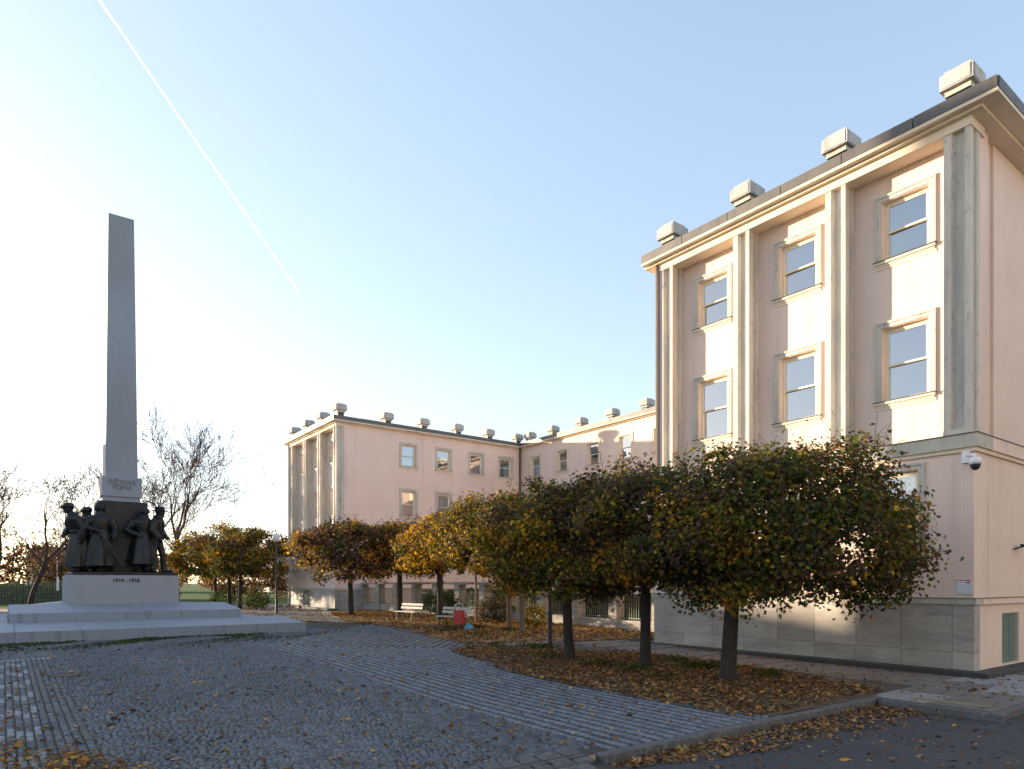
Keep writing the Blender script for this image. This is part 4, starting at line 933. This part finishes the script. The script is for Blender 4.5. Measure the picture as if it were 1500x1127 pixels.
weeds('weeds', [(-5, 13.2), (-1, 13.2), (-1.5, 20), (-3.5, 20)], 1200, 'low green weeds in the golden litter by the path', clump=9)
# moss and grass between the setts in front of the monument
n = 5200; x = rng.normal(-14.0, 2.8, n); y = 19.08 - np.abs(rng.normal(0, 1.3, n)); 
k = (y > 15) & (noise2(x, y, 1.1) > .38); x, y = x[k], y[k]; m = len(x)
tag(link('moss', leaf_cloud('moss', np.stack([x, y, gzn(y) + .006 + rng.uniform(0, .02, m)], 1), rng.normal(0, .5, (m, 3)) + np.array([0, 0, 1.]), rng.uniform(.5, 1.3, m) * .05, pick(m, dict(green=.6, dark=.4)), (KITE, KITE_T)), 'leaf'), 'moss and grass in the joints before the memorial steps', 'moss', kind='stuff')

# ---------------------------------------------------------------- street furniture
def lamp(loc, label):
    T = tag(empty('street_lamp', loc), label, 'street lamp', 'globe lamps')
    MB().loft([(0, 0, -.1, .095, .095), (0, 0, .06, .095, .095), (0, 0, .08, .075, .075), (0, 0, 1.1, .075, .075), (0, 0, 1.14, .055, .055), (0, 0, 4.2, .042, .042)], 14).build('post', 'black_metal', T, True)
    MB().loft([(0, 0, 4.2, .07, .07), (0, 0, 4.26, .1, .1), (0, 0, 4.3, .1, .1)], 14).build('collar', 'black_metal', T)
    MB().ball((0, 0, 4.54), (.25, .25, .26), 18, 12).build('globe', 'lamp_glass', T, True)
lamp((-4.33, 9.75, gz(9.75)), 'black lamp post rising into the maple crown beside the path')
lamp((-4.39, 35.36, gz(35.36)), 'black lamp post with white globe beside the far wing')
def bench(loc, rz, label):
    T = tag(empty('park_bench', loc, rz), label, 'bench', 'slatted park benches')     # long axis x, faces -y
    for k in range(3): MB().box(-.85, .85, -.25 + k * .135, -.14 + k * .135, .43, .465, c=.008).build('seat_slat', 'bench_paint', T)
    for k in range(2):
        o = MB().box(-.85, .85, -.018, .018, -.055, .055).build('back_slat', 'bench_paint', T); o.location = (0, .22 + .045 * k, .62 + .155 * k); o.rotation_euler = (R(-16), 0, 0)
    for s in (-.6, .6):
        MB().tube([(s, -.24, .0), (s, -.2, .42), (s, .16, .42)], .022, 6).build('leg', 'black_metal', T)
        MB().tube([(s, .24, .0), (s, .14, .42), (s, .30, .86)], .022, 6).build('leg', 'black_metal', T)
bench((-2.2, 22.8, gz(22.8)), R(-83), 'cream slatted bench in front of the dark bush')
bench((-2.65, 18.05, gz(18.05)), R(-78), 'cream slatted bench partly behind the red litter bin')
T = tag(empty('litter_bin', (-3.05, 16.9, gz(16.9)), R(-60)), 'red metal litter bin on a post beside the bench', 'litter bin'); T.scale = (.88, .88, .9)
MB().box(-.2, .2, -.17, .17, .24, .86, c=.015).build('bin_body', 'red_paint', T); MB().box(-.24, -.2, -.03, .03, -.1, 1.0).build('post', 'pale_bark', T)
MB().tube([(-.18, 0, .84), (-.18, 0, 1.08), (-.1, 0, 1.16), (.1, 0, 1.16), (.18, 0, 1.08), (.18, 0, .84)], .016, 6).build('hoop', 'white_plastic', T)
MB().box(-.202, -.201, -.1, .1, .3, .8).build('side_panel', 'bench_paint', T); MB().box(.1, .14, -.03, .03, -.1, .24).build('foot', 'black_metal', T)
bg_ = MB().loft([(0, 0, -.02, .26, .2, .1), (.02, 0, .1, .3, .22, .14), (.0, .02, .22, .22, .16, .16), (-.05, .0, .32, .08, .07, .2), (-.07, 0, .38, .1, .03, .2)], 16, nf=5).build('plastic_bag', 'blue_plastic', None, True)
bg_.scale = (.75, .75, .7); bg_.location = (-2.7, 16.75, gz(16.75)); tag(bg_, 'crumpled blue plastic bag on the leaves beside the bin', 'bag')

# ---------------------------------------------------------------- behind the memorial
GZ = .32
def bare_tree(loc, h, label, seed, lean=0., r=.2, depth=5, spread=.5, leaves=0, fork=2):
    random.seed(seed); T = tag(empty('bare_tree', (loc[0], loc[1], GZ)), label, 'tree', 'bare trees beyond the square')
    trk = MB(); top = Vector((lean * h * .3, 0, h * .36)); trk.tube([(0, 0, -.3), (lean * h * .08, .05, h * .12), tuple(top * .7), tuple(top)], [r * 1.3, r, r * .85, r * .7], 8); trk.build('trunk', 'bark', T, True)
    c = MB()
    for k in range(fork):
        d = Vector((random.gauss(0, .25) + lean, random.gauss(0, .25), 1)).normalized(); branchy(c, top.copy(), d, h * .26, r * .6, depth, spread, 5, .12, .013, .28, (2, 3))
    for k in range(6):
        t = random.uniform(.35, 1.); a = random.uniform(0, 6.28); branchy(c, top * t, Vector((math.cos(a) * .9, math.sin(a) * .9, .75)).normalized(), h * .2, r * .34, depth - 1, spread, 5, .1, .011, .3, (2, 3))
    o = c.build('crown', 'twig', T)
    if leaves:
        v_ = np.array([q for q in c.v]); i = rng.integers(0, len(v_), leaves)
        tag(link('leaves', leaf_cloud('leaves', v_[i] + rng.normal(0, .15, (leaves, 3)), rng.normal(size=(leaves, 3)), rng.uniform(.5, 1.2, leaves) * .11, pick(leaves, dict(rust=.5, brown=.3, tan=.2)), (KITE, KITE_T)), 'leaf', T), kind='stuff')
bare_tree(V(-28.6, 58.0), 14.6, 'tall bare tree with upright trunk rising above the round maples', 21, .02, .18, 6, .5, 900, 3)
bare_tree(V(-31.6, 60.5), 15.0, 'tall slender bare tree just behind the obelisk', 22, -.03, .15, 6, .42, 600, 2)
bare_tree(V(-34.0, 48.0), 9.5, 'leaning bare tree with long low limbs by the wire fence', 23, .35, .17, 5, .6, 500, 2)
bare_tree(V(-42.0, 66.0), 12.0, 'spreading bare tree behind the stooping bronze soldier', 24, -.2, .2, 5, .6, 500, 2)
bare_tree(V(-44.5, 54.0), 11.0, 'bare tree with wide crown at the lawn edge beside the wire fence', 27, .1, .16, 6, .55, 700, 2)
bare_tree(V(-47.0, 62.0), 12.5, 'reddish bare tree standing farther along the wire fence', 25, .1, .2, 5, .6, 600, 2)
WB = dict(brown=.5, rust=.25, olive=.15, dark=.1)
shrubs = [(-52, 74, 4.5, 3.2, 'hazy brown thicket behind the wire fence', WB), (-47, 76, 4.2, 2.6, 'russet bushes behind the soldiers', WB), (-41.5, 78, 3.8, 2.8, 'brown undergrowth to the side of the memorial plinth', WB),
          (-34, 84, 4.5, 2.6, 'autumn thicket behind the tall bare trees', WB), (-28, 88, 4.5, 2.4, 'low brown thicket behind the maples', WB), (-56, 66, 3.2, 2.9, 'dark leafy evergreen tree-bush by the fence end', dict(dark=.6, green=.2, brown=.2)),
          (-22, 95, 4, 1.6, 'small far thicket beside the globe lamp', WB)]
for i, (X, Y, r_, h_, lb, wt) in enumerate(shrubs):
    p = V(X, Y); shrub('thicket', p, (r_, r_ * .8, h_), lb, 2600, .24, wt, 'thickets behind the lawn', 40 + i, cat='thicket', z=GZ - .2)
sheet('lawn', [V(-90, 62), V(-10, 58), V(-4, 75), V(-90, 80)], -.012, 'lawn')
# wire fence on the lawn
P0, P1 = V(-58, 60), V(-30.5, 56.5); L = math.dist(P0, P1); wa = math.atan2(P1[1] - P0[1], P1[0] - P0[0])
WF = tag(empty('wire_fence', (P0[0], P0[1], GZ), wa), 'green wire mesh fence with dark posts across the lawn', 'fence')
n = 10
for k in range(n + 1):
    MB().tube([(L * k / n, 0, -.3), (L * k / n, 0, 2.1)], .04, 6).build('post', 'black_metal', WF)
mesh = MB(); q = 0
while q < L: mesh.box(q, q + .012, -.006, .006, .05, 1.95); q += .14
for z in np.arange(.05, 2.0, .19): mesh.box(0, L, -.006, .006, z, z + .012)
tag(mesh.build('mesh_panel', 'window_bar', WF), kind='stuff')
pp = V(-36.6, 55.0); post = MB().tube([(0, 0, -.3), (0, 0, 4.2)], .05, 8).build('signpost', 'black_metal'); post.location = (pp[0], pp[1], GZ); tag(post, 'thin dark post on the lawn in front of the wire fence', 'post')
MB().box(-.08, .08, -.06, -.05, 1.2, 2.3).build('white_marker', 'white_plastic', post)
hedge(V(-58, 63), V(-29.5, 60), 1.2, 1.5, 'rough green hedge behind the wire fence', 7000, .16, dict(dark=.15, green=.45, olive=.3, rust=.1), 2)
hedge(V(-21, 70), V(-17.0, 68), 1.0, .9, 'clipped low hedge past the three maples', 2500, .13, dict(dark=.5, green=.4, olive=.1), 3)
def house(loc, rz, w_, d_, h_, label, wallm='house_wall'):
    T = tag(empty('house', (loc[0], loc[1], GZ), rz), label, 'house', 'houses far behind the trees')
    wl = MB().box(-w_ / 2, w_ / 2, -d_ / 2, d_ / 2, -.5, h_).build('wall', wallm, T)
    r_ = MB(); e = .5; r_.v = [(-w_ / 2 - e, -d_ / 2 - e, h_), (w_ / 2 + e, -d_ / 2 - e, h_), (w_ / 2 + e, d_ / 2 + e, h_), (-w_ / 2 - e, d_ / 2 + e, h_), (-w_ / 2 - e, 0, h_ + d_ * .35), (w_ / 2 + e, 0, h_ + d_ * .35)]
    r_.f = [(0, 1, 5, 4), (2, 3, 4, 5), (0, 4, 3), (1, 2, 5), (3, 2, 1, 0)]; rf_ = r_.build('roof', 'house_roof', T); MB().box(w_ * .2, w_ * .2 + .7, -.3, .4, h_ + 1, h_ + d_ * .35 + 1).build('chimney', 'house_wall', rf_)
    nn = int(w_ // 3)
    for k in range(nn):
        for z in np.arange(1.2, h_ - 1.2, 3.0):
            x = -w_ / 2 + (k + .5) * w_ / nn; o = MB().box(x - .6, x + .6, -d_ / 2 - .04, -d_ / 2 + .1, z, z + 1.5).build('window', 'window_paint', T); MB().box(x - .5, x + .5, -d_ / 2 - .05, -d_ / 2 - .041, z + .1, z + 1.4).build('pane', 'dark_room', o)
house(V(-92, 150), R(-20), 22, 10, 6.2, 'pale low house with red roof beyond the thicket')
house(V(-40, 150), R(-5), 26, 10, 7.2, 'cream row house far behind the bare trees')
# added blocks, unseen on the sun side, to shade the square and near trees
def block(name, p, L_, D_, H_, label):
    """p: the end nearest the open gap; the block runs back along -perp"""
    ang = math.atan2(-.4697, -.8829)                        # along falling c (perpendicular to the sun)
    T = tag(empty(name, (p[0], p[1], 0), ang), label, 'building')
    MB().box(0, L_, -D_ / 2, D_ / 2, -.5, H_).build('wall', 'grey_facade', T); MB().box(-.3, L_ + .3, -D_ / 2 - .3, D_ / 2 + .3, H_, H_ + .35).build('roof', 'house_roof', T)
    k = 0
    win = MB().box(-.6, .6, -.06, .05, 0, 1.6).mesh('window'); win.materials.append(MATS['window_paint']); pan = MB().box(-.5, .5, -.09, -.061, .1, 1.5).mesh('pane'); pan.materials.append(MATS['dark_room'])
    for f_ in range(int(H_ // 3.2)):
        for i in range(int(L_ // 3)):
            for s_ in (-1, 1):
                o = bpy.data.objects.new('window', win); COL.objects.link(o); o.parent = T; o.location = (1.5 + 3 * i, s_ * D_ / 2, 1.2 + 3.2 * f_); o.rotation_euler = (0, 0, 0 if s_ < 0 else math.pi)
                q_ = bpy.data.objects.new('pane', pan); COL.objects.link(q_); q_.parent = o
sd = np.array([-.4697, .8829]); pd = np.array([.8829, .4697])
def sunpt(u, c): return tuple(sd * u + pd * c)
block('shade_block', sunpt(66, -.35), 42, 12, 2.75 + 66 * math.tan(SUN_EL), 'tall grey block added out of view to shade the square')
p = sunpt(60, 7.0)
block('low_shade_block', p, 7.2, 5, .0 + 60 * math.tan(SUN_EL), 'low grey block added out of view to shade the ground')  # added low blocker, keeps sun off the ground between memorial and wall

# house across the road behind the standpoint, added unseen to cut sky light
ob_ = tag(empty('added_town_house', (4, -27, -.12), 0), 'grey town house across the road, added unseen to darken the street wall', 'building')
MB().box(-26, 30, -6, 6, -.4, 15).build('wall', 'grey_facade', ob_); MB().box(-26.4, 30.4, -6.4, 6.4, 15, 15.5).build('roof', 'house_roof', ob_)
for f_ in range(4):
    for i in range(18):
        o = MB().box(-.6, .6, -.05, .06, 0, 1.7).build('window', 'window_paint', ob_); o.location = (-24.3 + 3.1 * i, 6, 1.4 + 3.5 * f_); MB().box(-.5, .5, .061, .09, .1, 1.6).build('pane', 'dark_room', o)

# ---------------------------------------------------------------- condensation trail
def skypt(u, v, alt):
    # a point at altitude alt along a line of sight given by its slopes
    d = Vector(((u - 750) / 1000, 1, (855 - v) / 1000)); t = (alt - 2.1) / d.z; X, Y = d.x * t, t; q = V(X, Y); return Vector((q[0], q[1], alt))
a_, b_ = skypt(140, -8, 1500), skypt(440, 431, 1500)
tr = MB(); pts = []; rad = []
for k in range(41):
    f_ = k / 40; pts.append(a_.lerp(b_, f_) + Vector((random.gauss(0, .4), random.gauss(0, .4), 0))); rad.append((2.2 * (1 - f_) + 1.5 * f_) * random.uniform(.85, 1.15))
rad[-1] = .5
tr.tube(pts, rad, 8); o = tr.build('contrail', 'ice_cloud', None, True); tag(o, 'thin white aircraft trail crossing the clear sky', 'contrail')
